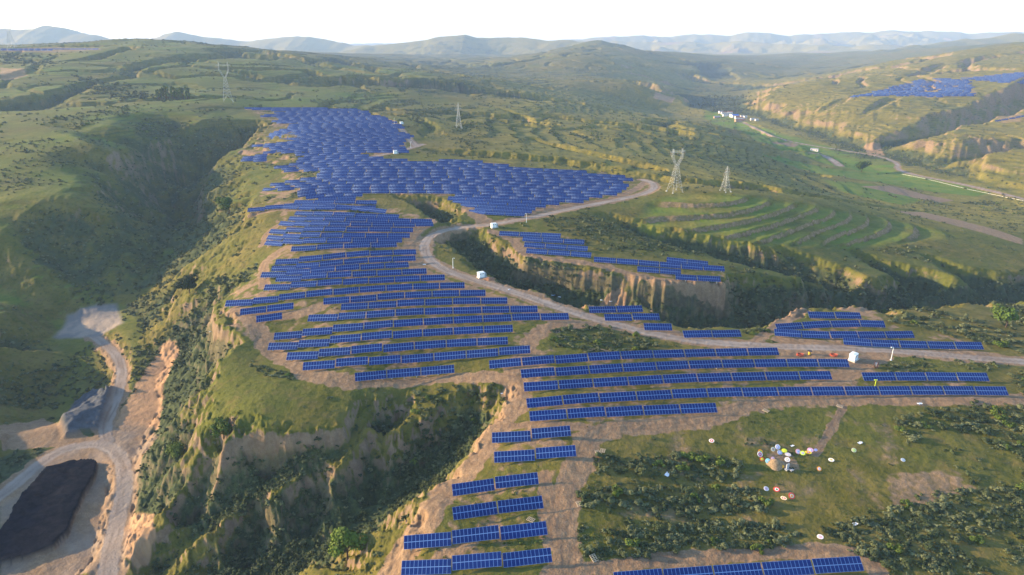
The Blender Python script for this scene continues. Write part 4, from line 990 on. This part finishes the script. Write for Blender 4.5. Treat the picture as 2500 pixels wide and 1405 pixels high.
def pylon(label, u, v, H, base, turn, kind, r=.058):
    x, y, z = seen(u, v)[0]; M_ = Matrix.Translation((x, y, z - .3)) @ Matrix.Rotation(turn, 4, 'Z')
    root = thing('power_pylon', label, 'pylon', M_, 'lattice pylons across the hills')
    leg_h = H * .17; b1 = base * .78
    for i in range(4):
        m = MB(); p0 = Vector(sq(base, 0)[i]); p1 = Vector(sq(b1, leg_h)[i]); c = Vector((0, 0, leg_h)); m.bar(p0, p1, r * 1.2, 4)
        for j in (1, -1):
            q_ = Vector(sq(b1, leg_h)[(i + j) % 4]); mid_ = p1.lerp(q_, .5); m.bar(p0, mid_, r * .7, 3)
            for t in (.35, .7): m.bar(p0.lerp(p1, t), p0.lerp(mid_, t), r * .55, 3)
        m.box((p0.x, p0.y, -.1), (.45, .45, .5)); put_obj('leg', m.mesh('leg', [pyl_m]), (), root)
    m = MB(); wz = H * (.60 if kind == 'cup' else .80); ww = base * (.24 if kind == 'cup' else .14)
    lattice(m, sq(b1, leg_h), sq(ww, wz), 6, r); put_obj('tower_body', m.mesh('tower_body', [pyl_m]), (), root)
    if kind == 'cup':
        m = MB(); k_ = base * .95
        for s in (-1, 1):
            lattice(m, sq(ww * .5, wz, s * ww * .5, ww), sq(ww * .55, H * .80, s * k_, ww), 2, r * .8)
            lattice(m, sq(ww * .55, H * .80, s * k_, ww), sq(ww * .3, H * .97, s * k_ * .92, ww * .6), 2, r * .8)
            m.bar((s * k_ * .92, 0, H * .96), (s * k_ * 1.15, 0, H), r, 4)
        put_obj('cage', m.mesh('cage', [pyl_m]), (), root); m = MB(); zz = H * .90
        for dy in (-.5, .5):
            for dz in (0, 1.0): m.bar((-base * 1.5, dy * (1 - dz * .5), zz + dz), (base * 1.5, dy * (1 - dz * .5), zz + dz), r * .8, 4)
        for i in range(12): a = -base * 1.5 + base * 3 * i / 12; m.bar((a, .5, zz), (a + base * .25, .3, zz + 1), r * .5, 3); m.bar((a, -.5, zz), (a + base * .25, -.3, zz + 1), r * .5, 3)
        put_obj('crossarm', m.mesh('crossarm', [pyl_m]), (), root); xs = [(-base * 1.4, zz), (0, zz), (base * 1.4, zz)]
    else:
        xs = []
        for zz, w_ in ((H * .74, base * 1.15), (H * .86, base * .75)):
            m = MB()
            for s in (-1, 1):
                for dy in (-.4, .4): m.bar((s * .4, dy, zz), (s * w_, 0, zz + .2), r * .8, 4); m.bar((s * .4, dy, zz + 1.3), (s * w_, 0, zz + .2), r * .7, 4)
                xs.append((s * w_, zz))
            put_obj('crossarm', m.mesh('crossarm', [pyl_m]), (), root)
        m = MB(); lattice(m, sq(ww, wz), sq(.1, H), 3, r * .7); put_obj('peak', m.mesh('peak', [pyl_m]), (), root)
    for sx, zz in xs:
        m = MB(); m.bar((sx, 0, zz), (sx, 0, zz - 1.9), .13, 6); put_obj('insulator', m.mesh('insulator', [ins_m]), (), root)
pylon("tall pale lattice pylon beside the upper road's hairpin bend", 1647, 468, 32, 4.2, .35, 'cup')
pylon("shorter tapering lattice pylon above the curved field terraces", 1770, 468, 19, 2.9, .6, 'mast')
pylon("slim lattice pylon in the yellow-green meadow beyond the panels", 1120, 312, 28, 3.2, .25, 'mast', .10)
pylon("very tall pylon on the grassy knoll behind the panels", 557, 248, 50, 6, .4, 'cup', .11)
pylon("faint pylon standing against the sky above the far ridge", 30, 117, 62, 8, .2, 'cup', .22)

# ------------------------------------------------------------------ transformer huts, camera poles
wh_m = flat("white enamel", (.74, .80, .82), .45, 0, .05, 1); pl_m = flat("pale concrete", (.50, .47, .43), .9, 0, .15, 2); dk_m = flat("dark vent", (.12, .14, .16), .6); gy_m = flat("grey radiator", (.48, .56, .62), .5)
def hut(label, u, v, turn, s=1.0):
    x, y, z = seen(u, v)[0]; root = thing('transformer_hut', label, 'electrical hut', Matrix.Translation((x, y, z)) @ Matrix.Rotation(turn, 4, 'Z') @ Matrix.Diagonal((s, s, s, 1)), 'transformer huts beside the roads')
    def part(nm, m, mats, par=root): return put_obj(nm, m.mesh(nm, mats), (), par)
    m = MB(); m.box((.5, 0, .1), (2.3, 1.35, .3)); part('plinth', m, [pl_m])
    m = MB(); m.box((0, 0, 1.55), (1.5, 1.1, 1.15)); part('body', m, [wh_m])
    m = MB(); m.box((0, 0, 2.76), (1.62, 1.22, .06)); m.quad([(-1.62, -1.22, 2.82), (1.62, -1.22, 2.82), (1.62, 0, 2.98), (-1.62, 0, 2.98)]); m.quad([(-1.62, 0, 2.98), (1.62, 0, 2.98), (1.62, 1.22, 2.82), (-1.62, 1.22, 2.82)]); m.quad([(-1.62, -1.22, 2.82), (-1.62, 0, 2.98), (-1.62, 1.22, 2.82)]); m.quad([(1.62, -1.22, 2.82), (1.62, 1.22, 2.82), (1.62, 0, 2.98)]); part('roof', m, [wh_m])
    for dx in (-.72, .72):
        m = MB(); m.box((dx, -1.115, 1.5), (.64, .02, .95)); d = part('door', m, [wh_m]); m = MB(); m.box((dx, -1.15, 2.15), (.4, .015, .18)); part('vent', m, [dk_m], d); m = MB(); m.box((dx * .25, -1.15, 1.45), (.03, .02, .12)); part('handle', m, [dk_m], d)
    m = MB()
    for k in range(7): m.box((1.72 + .16 * k, 0, 1.25), (.03, .8, .75))
    m.box((2.2, 0, 1.25), (.55, .18, .85)); part('radiator', m, [gy_m])
hut("lone white transformer hut where the upper road dips", 1205, 556, .5, .95)
hut("white transformer hut on bare earth inside the road bend", 1174, 678, .55, 1.0)
hut("white transformer hut at the end of the longest rows", 2082, 880, .75, 1.0)
hut("small white hut on the loop below the upper panels", 965, 376, .4, 1.0)
hut("tiny pale hut half hidden in the green far verge", 980, 304, .4, 1.0)
def pole(label, u, v, h, arm):
    x, y, z = seen(u, v)[0]; root = thing('camera_pole', label, 'pole', Matrix.Translation((x, y, z)), 'white camera poles by the roads')
    m = MB(); m.bar((0, 0, -.3), (0, 0, h), .13, 8, 0, .09); m.box((0, 0, .05), (.28, .28, .1)); put_obj('pole', m.mesh('pole', [wh_m]), (), root)
    m = MB(); m.bar((0, 0, h - .1), (arm, 0, h + .05), .06, 6); a = put_obj('arm', m.mesh('arm', [wh_m]), (), root)
    m = MB(); m.box((arm, 0, h - .1), (.26, .14, .13)); m.bar((arm, 0, h - .2), (arm, 0, h - .38), .11, 8); put_obj('camera_head', m.mesh('camera_head', [wh_m]), (), a)
pole("white camera pole inside the road's big bend", 1106, 655, 5.4, .7)
pole("white camera pole on the straight upper road", 1285, 543, 5.6, -.6)
pole("tall white camera pole below the right-hand rows", 2175, 880, 5.6, -.8)
pole("thin white pole where the topmost track leaves the panels", 963, 305, 7.5, .6)
pole("thin white pole by the small far crossroads", 1003, 361, 5.5, .6)

# ------------------------------------------------------------------ grave mound and its wreaths
def lumpy(rx, ry, h, n=20, seed=1, amp=.12, p=1.5):
    k = np.random.default_rng(seed); m = MB(); ring = 8; ph = k.uniform(0, 6, 3)
    for i in range(ring + 1):
        t = i / ring
        for j in range(n):
            a = 2 * math.pi * j / n; w_ = 1 + amp * (math.sin(3 * a + ph[0]) + .6 * math.sin(5 * a + ph[1] + 3 * t)) * t
            m.v.append(Vector((rx * t * w_ * math.cos(a), ry * t * w_ * math.sin(a), h * (1 - t ** p) * (1 + amp * math.sin(4 * a + ph[2]) * t) - .15 * t)))
    for i in range(ring):
        for j in range(n): q_ = [i * n + j, i * n + (j + 1) % n, (i + 1) * n + (j + 1) % n, (i + 1) * n + j]; m.f.append(q_[::-1]); m.m.append(0)
    return m
earth = flat("fresh earth", (.27, .195, .115), .95, 0, .3, 3); stone = flat("grey stone", (.36, .37, .39), .7, 0, .2, 4)
x, y, z = seen(1893, 1134)[0]
gr = put_obj('grave_mound', lumpy(3.1, 2.6, 1.7, 26, 3).mesh('grave_mound', [earth]), (), None, True); gr.location = (x, y, z - .05); tag(gr, "rounded tan earth grave mound ringed by bright wreaths", "grave mound")
x, y, z = seen(1922, 1146)[0]; root = thing('gravestone', "grey gravestone at the lower edge of the earth mound", "gravestone", Matrix.Translation((x, y, z)) @ Matrix.Rotation(.5, 4, 'Z'))
m = MB(); m.box((0, 0, .9), (.55, .14, .9)); put_obj('slab', m.mesh('slab', [stone]), (), root); m = MB(); m.box((0, -.1, .12), (.9, .5, .14)); put_obj('plinth', m.mesh('plinth', [stone]), (), root); m = MB(); m.box((.5, -1.2, .3), (.6, .35, .07)); m.box((.15, -1.2, .1), (.09, .28, .15)); m.box((.85, -1.2, .1), (.09, .28, .15)); put_obj('offering_table', m.mesh('offering_table', [stone]), (), root)
PAL = dict(white=(.80, .78, .76), red=(.72, .06, .05), pink=(.80, .42, .55), cyan=(.40, .78, .80), yellow=(.85, .72, .06), lime=(.62, .80, .06), orange=(.85, .30, .04), lilac=(.50, .45, .78), grey=(.46, .48, .52), green=(.10, .26, .10), cream=(.78, .70, .50))
PM = {k: flat("paper " + k, c, .8, 0, .12, 14) for k, c in PAL.items()}
def ring_mb(r0, r1, z0, z1, n=22, tuft=0.0, seed=0):
    m = MB(); k = np.random.default_rng(seed)
    prof = [(r0, z0), (r0 + (r1 - r0) * .3, z1), (r0 + (r1 - r0) * .7, z1), (r1, z0)]
    for i in range(n):
        a = 2 * math.pi * i / n; w_ = 1 + tuft * (1 if i % 2 else -1) + k.uniform(-.02, .02)
        for r_, zz in prof: m.v.append(Vector((r_ * math.cos(a) * (w_ if r_ == r1 else 1), r_ * math.sin(a) * (w_ if r_ == r1 else 1), zz)))
    for i in range(n):
        for j in range(3): a, b = i * 4 + j, ((i + 1) % n) * 4 + j; m.f.append([a, a + 1, b + 1, b]); m.m.append(0)
    return m
R_OUT, R_MID, R_IN = ring_mb(.62, 1.0, .02, .09, 26, .07), ring_mb(.30, .66, .03, .11, 20, .05, 2), ring_mb(.0, .34, .05, .16, 14, .08, 3)
st_w = flat("bamboo stick", (.42, .34, .20), .8)
def wreath(desc, zu, zv, c0, c1, c2, s=1.0, sq_=1.0, tilt=.75, yaw=0.0, zoom=True):
    u, v = (1800 + zu / 6.69, 1050 + zv / 6.69) if zoom else (zu, zv)
    x, y, z = seen(u, v + 3)[0]
    M_ = Matrix.Translation((x, y, float(hgt(x, y)) + .12 + .75 * s * math.sin(tilt) * .9)) @ Matrix.Rotation(yaw, 4, 'Z') @ Matrix.Rotation(tilt, 4, 'X') @ Matrix.Diagonal((s * .8, s * .8 * sq_, s * .8, 1))
    root = thing('wreath', desc, 'wreath', M_, 'paper funeral wreaths around the grave mound')
    for nm, mb_, c in (('outer_ring', R_OUT, c0), ('inner_ring', R_MID, c1), ('rosette', R_IN, c2)): put_obj(nm, mb_.mesh(nm, [PM[c]]), (), root)
    m = MB()
    for sx in (-.35, .35): m.bar((sx * .6, .9, -.04), (sx, -1.12, -.06), .025, 4)
    m.bar((0, .8, -.06), (0, -.6, -1.3), .025, 4); put_obj('stand', m.mesh('stand', [st_w]), (), root)
WR = [("white and lilac wreath standing highest behind the mound", 655, 290, 'white', 'lilac', 'white', 1.0, 1, .9, 0), ("cream oval wreath leaning left of the lilac one", 580, 326, 'cream', 'grey', 'orange', 1.15, .7, .7, .6),
 ("faded grey-lilac wreath on the mound's back slope", 690, 376, 'grey', 'lilac', 'white', 1.1, .9, .6, .3), ("vivid lime wreath at the back of the mound", 765, 346, 'lime', 'yellow', 'lime', 1.0, .8, .7, -.2),
 ("dull grey wreath fallen right of the lime one", 826, 402, 'grey', 'grey', 'lilac', 1.15, .7, .4, -.6), ("orange-rimmed yellow wreath at the cluster's left edge", 377, 366, 'orange', 'yellow', 'green', 1.0, .95, .8, .3),
 ("red and lilac wreath in front of the orange-rimmed one", 366, 408, 'white', 'red', 'lilac', 1.05, 1, .8, .2), ("dark red wreath with a yellow heart left of the mound", 402, 482, 'red', 'yellow', 'lime', .85, .9, .8, 0),
 ("pale cyan wreath at the mound's left foot", 498, 518, 'cyan', 'cyan', 'white', 1.0, .95, .8, 0), ("small pink wreath resting on the earth mound", 578, 475, 'pink', 'white', 'pink', .75, 1, .8, 0),
 ("large red and white wreath on the mound's front slope", 625, 570, 'red', 'white', 'red', 1.15, 1, .7, -.4), ("small orange and yellow wreath beside the gravestone", 732, 596, 'orange', 'yellow', 'orange', .75, .9, .6, -.2),
 ("grey-white wreath above the gravestone", 815, 492, 'white', 'grey', 'cream', 1.0, .9, .7, -.3), ("pink and white wreath right of the mound", 990, 362, 'pink', 'white', 'lilac', 1.0, .95, .8, .1),
 ("yellow-rimmed grey wreath beside the pink and white one", 1065, 386, 'lime', 'grey', 'grey', .95, .9, .8, -.3), ("flat red and yellow wreath lying right of the mound", 1160, 368, 'yellow', 'red', 'white', 1.15, .6, .4, -.4),
 ("pink wreath behind the flat red and yellow one", 1190, 336, 'pink', 'lilac', 'white', 1.15, .8, .6, -.2), ("small blue-lilac wreath ending the right-hand row", 1277, 326, 'lilac', 'lilac', 'white', .8, .7, .5, .3),
 ("white and orange wreath blown far right of the mound", 1532, 492, 'white', 'cream', 'orange', 1.05, .7, .5, -.4), ("round orange-rimmed wreath alone on the grass", 1335, 640, 'orange', 'white', 'pink', .85, 1, .75, 0),
 ("tattered white wreath by the shrubs", 470, 962, 'white', 'pink', 'grey', .95, .9, .5, .3), ("bright red and white wreath below the mound", 640, 978, 'red', 'white', 'green', 1.1, .8, .6, -.3),
 ("round red-orange wreath in the lower group", 885, 1090, 'red', 'cream', 'orange', 1.15, .95, .75, .1), ("narrow pale red wreath tipped over in the lower group", 755, 1120, 'cream', 'red', 'white', 1.05, .6, .6, -.6),
 ("cream-yellow wreath by the dug earth on the right", 1900, 336, 'cream', 'lime', 'cream', .95, .9, .7, .1)]
for w_ in WR: wreath(*w_)
wreath("white and red wreath alone high in the field", 1737, 1077, 'white', 'red', 'white', 1.0, .8, .6, -.3, False)
wreath("white and pink wreath caught among the lower bushes", 2002, 1312, 'white', 'pink', 'grey', 1.0, .75, .6, -.4, False)
wreath("bleached white wreath far right in the clearing", 2204, 1123, 'white', 'grey', 'white', .95, .8, .4, .4, False)

# ------------------------------------------------------------------ pallets, cable drums, coils, litter
wood = flat("weathered wood", (.46, .38, .27), .85, 0, .2, 5)
def pallet(label, u, v, turn, tilt=.0):
    x, y, z = seen(u, v)[0]; root = thing('pallet', label, 'pallet', Matrix.Translation((x, y, z + .1)) @ Matrix.Rotation(turn, 4, 'Z') @ Matrix.Rotation(tilt, 4, 'X'), 'wooden pallets left in the field')
    m = MB()
    for k in range(5): m.box((0, -.9 + .45 * k, .14), (.75, .07, .025))
    put_obj('deck', m.mesh('deck', [wood]), (), root); m = MB()
    for k in (-1, 0, 1): m.box((k * .68, 0, .05), (.06, .98, .06))
    put_obj('bearers', m.mesh('bearers', [wood]), (), root)
for a in (("wooden pallet beside the track, the lower of two", 1460, 1106, .3), ("wooden pallet beside the track, the upper of two", 1471, 1102, -.3), ("wooden pallet at the end of the long hedge", 1414, 1232, .2), ("broken wooden pallet by the bottom bushes", 1450, 1364, .5, .3), ("wooden pallet lying between two panel rows", 1296, 1270, 1.0), ("faint wooden pallet below the curving track", 1870, 1004, .7), ("faint wooden pallet at the small side track", 2050, 993, .9)): pallet(*a)
yel = flat("ochre drum", (.62, .40, .05), .7, 0, .15, 3); blk = flat("dark rim", (.06, .05, .05), .7); red = flat("orange conduit", (.50, .10, .05), .6, 0, .15, 6); brn = flat("brown drum", (.16, .075, .06), .8, 0, .2, 4); pale = flat("pale cable", (.74, .68, .58), .7)
def drum(label, u, v, r_, w_, core, rim, turn, lay):
    x, y, z = seen(u, v)[0]; root = thing('cable_drum', label, 'cable drum', Matrix.Translation((x, y, z + (r_ if not lay else w_ / 2))) @ Matrix.Rotation(turn, 4, 'Z') @ (Matrix.Identity(4) if lay else Matrix.Rotation(math.pi / 2, 4, 'X')))
    for s in (-1, 1): m = MB(); m.bar((0, 0, s * w_ / 2 - .05), (0, 0, s * w_ / 2 + .05), r_, 20); put_obj('flange', m.mesh('flange', [rim]), (), root)
    m = MB(); m.bar((0, 0, -w_ / 2 + .05), (0, 0, w_ / 2 - .05), r_ * .55, 18); put_obj('cable_core', m.mesh('cable_core', [core]), (), root)
drum("ochre cable drum standing on end below the gravel road", 1976, 866, .95, 1.5, yel, blk, 0, True)
drum("brown cable drum with pale core near the tall pole", 2138, 898, 1.35, .95, pale, brn, .9, False)
def coil(label, u, v, r_, seed):
    x, y, z = seen(u, v)[0]; k = np.random.default_rng(seed); m = MB()
    for t in range(7):
        pr = None; ph = k.uniform(0, 6); rr = r_ * k.uniform(.7, 1.1)
        for i in range(19): a = 2 * math.pi * i / 18; p = Vector((rr * math.cos(a) + .1 * math.sin(ph), rr * .9 * math.sin(a), .12 + .08 * t + .12 * math.sin(2 * a + ph))); (m.bar(pr, p, .06, 5) if pr else None); pr = p
    o = put_obj('conduit_coil', m.mesh('conduit_coil', [red]), ()); o.location = (x, y, z); tag(o, label, 'conduit coil')
coil("round orange-red conduit coil left of the ochre drum", 1953, 868, 1.25, 1); coil("flattened orange-red conduit coil right of the ochre drum", 2035, 869, 1.4, 2)
def sheet(label, u, v, s, c, turn, seed, rise=.25):
    x, y, z = seen(u, v)[0]; k = np.random.default_rng(seed); m = MB(); n_ = 7
    for i in range(n_ + 1):
        for j in range(n_ + 1): m.v.append(Vector(((i / n_ - .5) * s * 1.8 + k.uniform(-.1, .1) * s, (j / n_ - .5) * s + k.uniform(-.1, .1) * s, .06 + k.uniform(0, rise) * s)))
    for i in range(n_):
        for j in range(n_): a = i * (n_ + 1) + j; m.f.append([a, a + n_ + 1, a + n_ + 2, a + 1]); m.m.append(0)
    o = put_obj('plastic_sheet', m.mesh('plastic_sheet', [c]), ()); o.location = (x, y, z + .05); o.rotation_euler = (0, 0, turn); tag(o, label, 'plastic sheet', 'litter sheets on bare ground')
lw = flat("white plastic", (.78, .80, .82), .5); lb = flat("blue plastic", (.36, .52, .72), .5)
for a in (("crumpled blue-white sheet on the spoil by the gully", 1352, 722, 1.3, lb, .6, 1), ("long white sheet trailing right of the blue-white one", 1366, 726, .9, lw, -.5, 2), ("white sheet on the spoil edge, left of a pair", 1469, 734, 1.0, lw, .2, 3), ("white sheet on the spoil edge, right of a pair", 1491, 737, .9, lw, .1, 4), ("small white sheet on the roadside inside the bend", 1036, 647, .9, lw, 0, 5), ("white scrap dropped on the roadside below the hut", 1243, 708, .7, lw, .4, 6), ("white scrap lying high on the green meadow", 514, 811, .7, lw, .4, 7), ("small white board beside the long hedge", 1629, 1160, 1.1, lw, 1.0, 8), ("pale grey board among the hedge gaps", 1568, 1153, 1.0, stone, 1.4, 9), ("white scrap behind the grave mound", 1934, 1090, .7, lw, .4, 10), ("grey-white rag in the thicket's edge", 2087, 1281, .9, lw, .4, 11), ("white rag at the dug earth right of the wreaths", 2100, 1083, 1.0, lw, .6, 12), ("white scrap on the track's cut bank", 1226, 962, .6, lw, .4, 13), ("pale scrap where the side track meets the row", 2245, 987, 1.0, lw, .3, 14)): sheet(*a)
x, y, z = seen(2142, 958)[0]; root = thing('marker_post', "bright yellow T-shaped marker above the longest row", 'marker', Matrix.Translation((x, y + 2.2, float(hgt(x, y + 2.2)))))
hv = flat("fluorescent yellow", (.70, .85, .03), .6); m = MB(); m.bar((0, 0, -.2), (0, 0, 3.6), .09, 6); put_obj('post', m.mesh('post', [hv]), (), root); m = MB(); m.box((-.1, 0, 3.55), (.55, .1, .14)); put_obj('crossbar', m.mesh('crossbar', [hv]), (), root)
dig = put_obj('spoil_heap', lumpy(3.2, 2.2, 1.3, 20, 9, .2).mesh('spoil_heap', [flat("red earth", (.24, .13, .08), .95, 0, .3, 3)]), (), None, True); x, y, z = seen(1195, 682)[0]; dig.location = (x, y, z - .1); tag(dig, "low reddish earth heap beside the hut in the bend", "earth heap")

# ------------------------------------------------------------------ village in the main valley
wall_w = flat("white render", (.74, .71, .67), .9, 0, .08, 1); wall_b = flat("mud brick", (.40, .27, .19), .9, 0, .15, 1); roof_r = flat("clay roof", (.26, .12, .09), .85, 0, .2, 2); roof_b = flat("blue sheet roof", (.06, .16, .55), .5); roof_g = flat("grey roof", (.30, .31, .34), .8, 0, .15, 2); win_m = flat("dark pane", (.05, .06, .08), .2)
def house(label, u, v, L, D, Hh, wm, rm, turn, px=True):
    x, y, z = seen(u, v)[0]; root = thing('village_house', label, 'house', Matrix.Translation((x, y, z)) @ Matrix.Rotation(turn, 4, 'Z'), 'village houses in the valley')
    def part(nm, m, mats, par=root): return put_obj(nm, m.mesh(nm, mats), (), par)
    m = MB(); m.box((0, 0, Hh / 2 - .5), (L / 2, D / 2, Hh / 2 + .5))
    for s in (-1, 1): m.quad([(s * L / 2, -D / 2, Hh), (s * L / 2, D / 2, Hh), (s * L / 2, 0, Hh + D * .22)])
    part('walls', m, [wm]); m = MB(); e = .35; t = .12
    for s in (-1, 1):
        a, b = Vector((0, s * (D / 2 + e), Hh - .1)), Vector((0, 0, Hh + D * .24)); n_ = Vector((0, s * .2, 1)) * t
        for p, q_ in ((a, b),): m.quad([p + Vector((-L / 2 - e, 0, 0)) + n_, p + Vector((L / 2 + e, 0, 0)) + n_, q_ + Vector((L / 2 + e, 0, 0)) + n_, q_ + Vector((-L / 2 - e, 0, 0)) + n_]); m.quad([p + Vector((-L / 2 - e, 0, 0)), q_ + Vector((-L / 2 - e, 0, 0)), q_ + Vector((L / 2 + e, 0, 0)), p + Vector((L / 2 + e, 0, 0))]); m.quad([p + Vector((-L / 2 - e, 0, 0)), p + Vector((L / 2 + e, 0, 0)), p + Vector((L / 2 + e, 0, 0)) + n_, p + Vector((-L / 2 - e, 0, 0)) + n_])
    part('roof', m, [rm]); m = MB(); m.box((0, -D / 2 - .03, 1.05), (.5, .04, 1.05)); part('door', m, [wall_b])
    for dx in (-L * .3, L * .3): m = MB(); m.box((dx, -D / 2 - .03, 1.6), (.75, .04, .6)); part('window', m, [win_m])
for a in (("white house left of the village trees", 1759, 277, 9, 6, 4, wall_w, roof_g, .2), ("white house beside the trees, second from the village's left", 1767, 279, 12, 6, 4, wall_w, roof_r, .1), ("white house at the back of the village", 1782, 278.5, 11, 6, 4.5, wall_w, roof_r, -.2), ("long low white house in the village's second line", 1773, 284, 16, 6, 3.5, wall_w, roof_g, .1), ("white gabled house next to the blue roof", 1786, 286, 8, 7, 5, wall_w, roof_g, .4), ("blue-roofed hall in the middle of the village", 1794, 287, 15, 9, 4.5, wall_w, roof_b, .1), ("white house in front of the blue-roofed hall", 1799, 289.5, 9, 6, 4, wall_w, roof_r, .3), ("long red-roofed house below the village street", 1806, 292, 20, 7, 4, wall_w, roof_r, 0), ("brown brick house nearest the green fields", 1806, 298, 20, 8, 4, wall_b, roof_r, .05), ("small white house right of the red-roofed one", 1812, 288, 8, 6, 4, wall_w, roof_g, 0), ("white house at the village's right end", 1819, 289.5, 7, 6, 4.5, wall_w, roof_g, .2), ("white shed beyond the village's right end", 1837, 294, 9, 5, 3.5, wall_w, roof_g, .1), ("last small white shed towards the bluff", 1847, 295.5, 6, 5, 3.2, wall_w, roof_g, .1), ("grey house left below the village street", 1750, 289, 14, 6, 3.5, wall_b, roof_g, .1), ("long pale barn alone on the valley floor", 1988, 369, 11, 4.5, 3, wall_w, roof_g, -.6)): house(*a)
Q = even(seen(np.linspace(2203, 2500, 90), np.interp(np.linspace(2203, 2500, 90), [2203, 2260, 2370, 2500], [426, 437, 464, 491])), 30); m = MB()
for a, b in zip(Q[:-1], Q[1:]):
    a, b = Vector(a), Vector(b); a.z = float(hgt(a.x, a.y)) - .3; b.z = float(hgt(b.x, b.y)) - .3; d = (b - a); n_ = Vector((-d.y, d.x, 0)).normalized() * .2; t = Vector((0, 0, .45))
    m.quad([a - n_, b - n_, b - n_ + t, a - n_ + t]); m.quad([a + n_ + t, b + n_ + t, b + n_, a + n_]); m.quad([a - n_ + t, b - n_ + t, b + n_ + t, a + n_ + t])
o = put_obj('parapet_wall', m.mesh('parapet_wall', [wall_w]), ()); tag(o, "long white parapet wall along the valley lane", "wall")
# ------------------------------------------------------------------ air
zmin = float(Z.min()) - 1.0; zmax = float(max(Z.max(), CAMH + 20)) + 30
bm = bmesh.new(); bmesh.ops.create_cube(bm, size=1.0)
for v in bm.verts: v.co = Vector((v.co.x * 30000, v.co.y * 18600 + 8800, (v.co.z + .5) * (zmax - zmin) + zmin))
me = bpy.data.meshes.new("haze"); bm.to_mesh(me); bm.free()
hz_o = bpy.data.objects.new("haze", me); COL.objects.link(hz_o); hz_o['kind'] = 'stuff'
hm = bpy.data.materials.new("haze"); hm.use_nodes = True; ht = hm.node_tree; ht.nodes.clear()
out = ht.nodes.new("ShaderNodeOutputMaterial"); pv = ht.nodes.new("ShaderNodeVolumePrincipled")
pv.inputs["Color"].default_value = (.48, .66, 1.0, 1); pv.inputs["Density"].default_value = 0.000095; pv.inputs["Anisotropy"].default_value = 0.0
ht.links.new(pv.outputs[0], out.inputs["Volume"]); me.materials.append(hm)
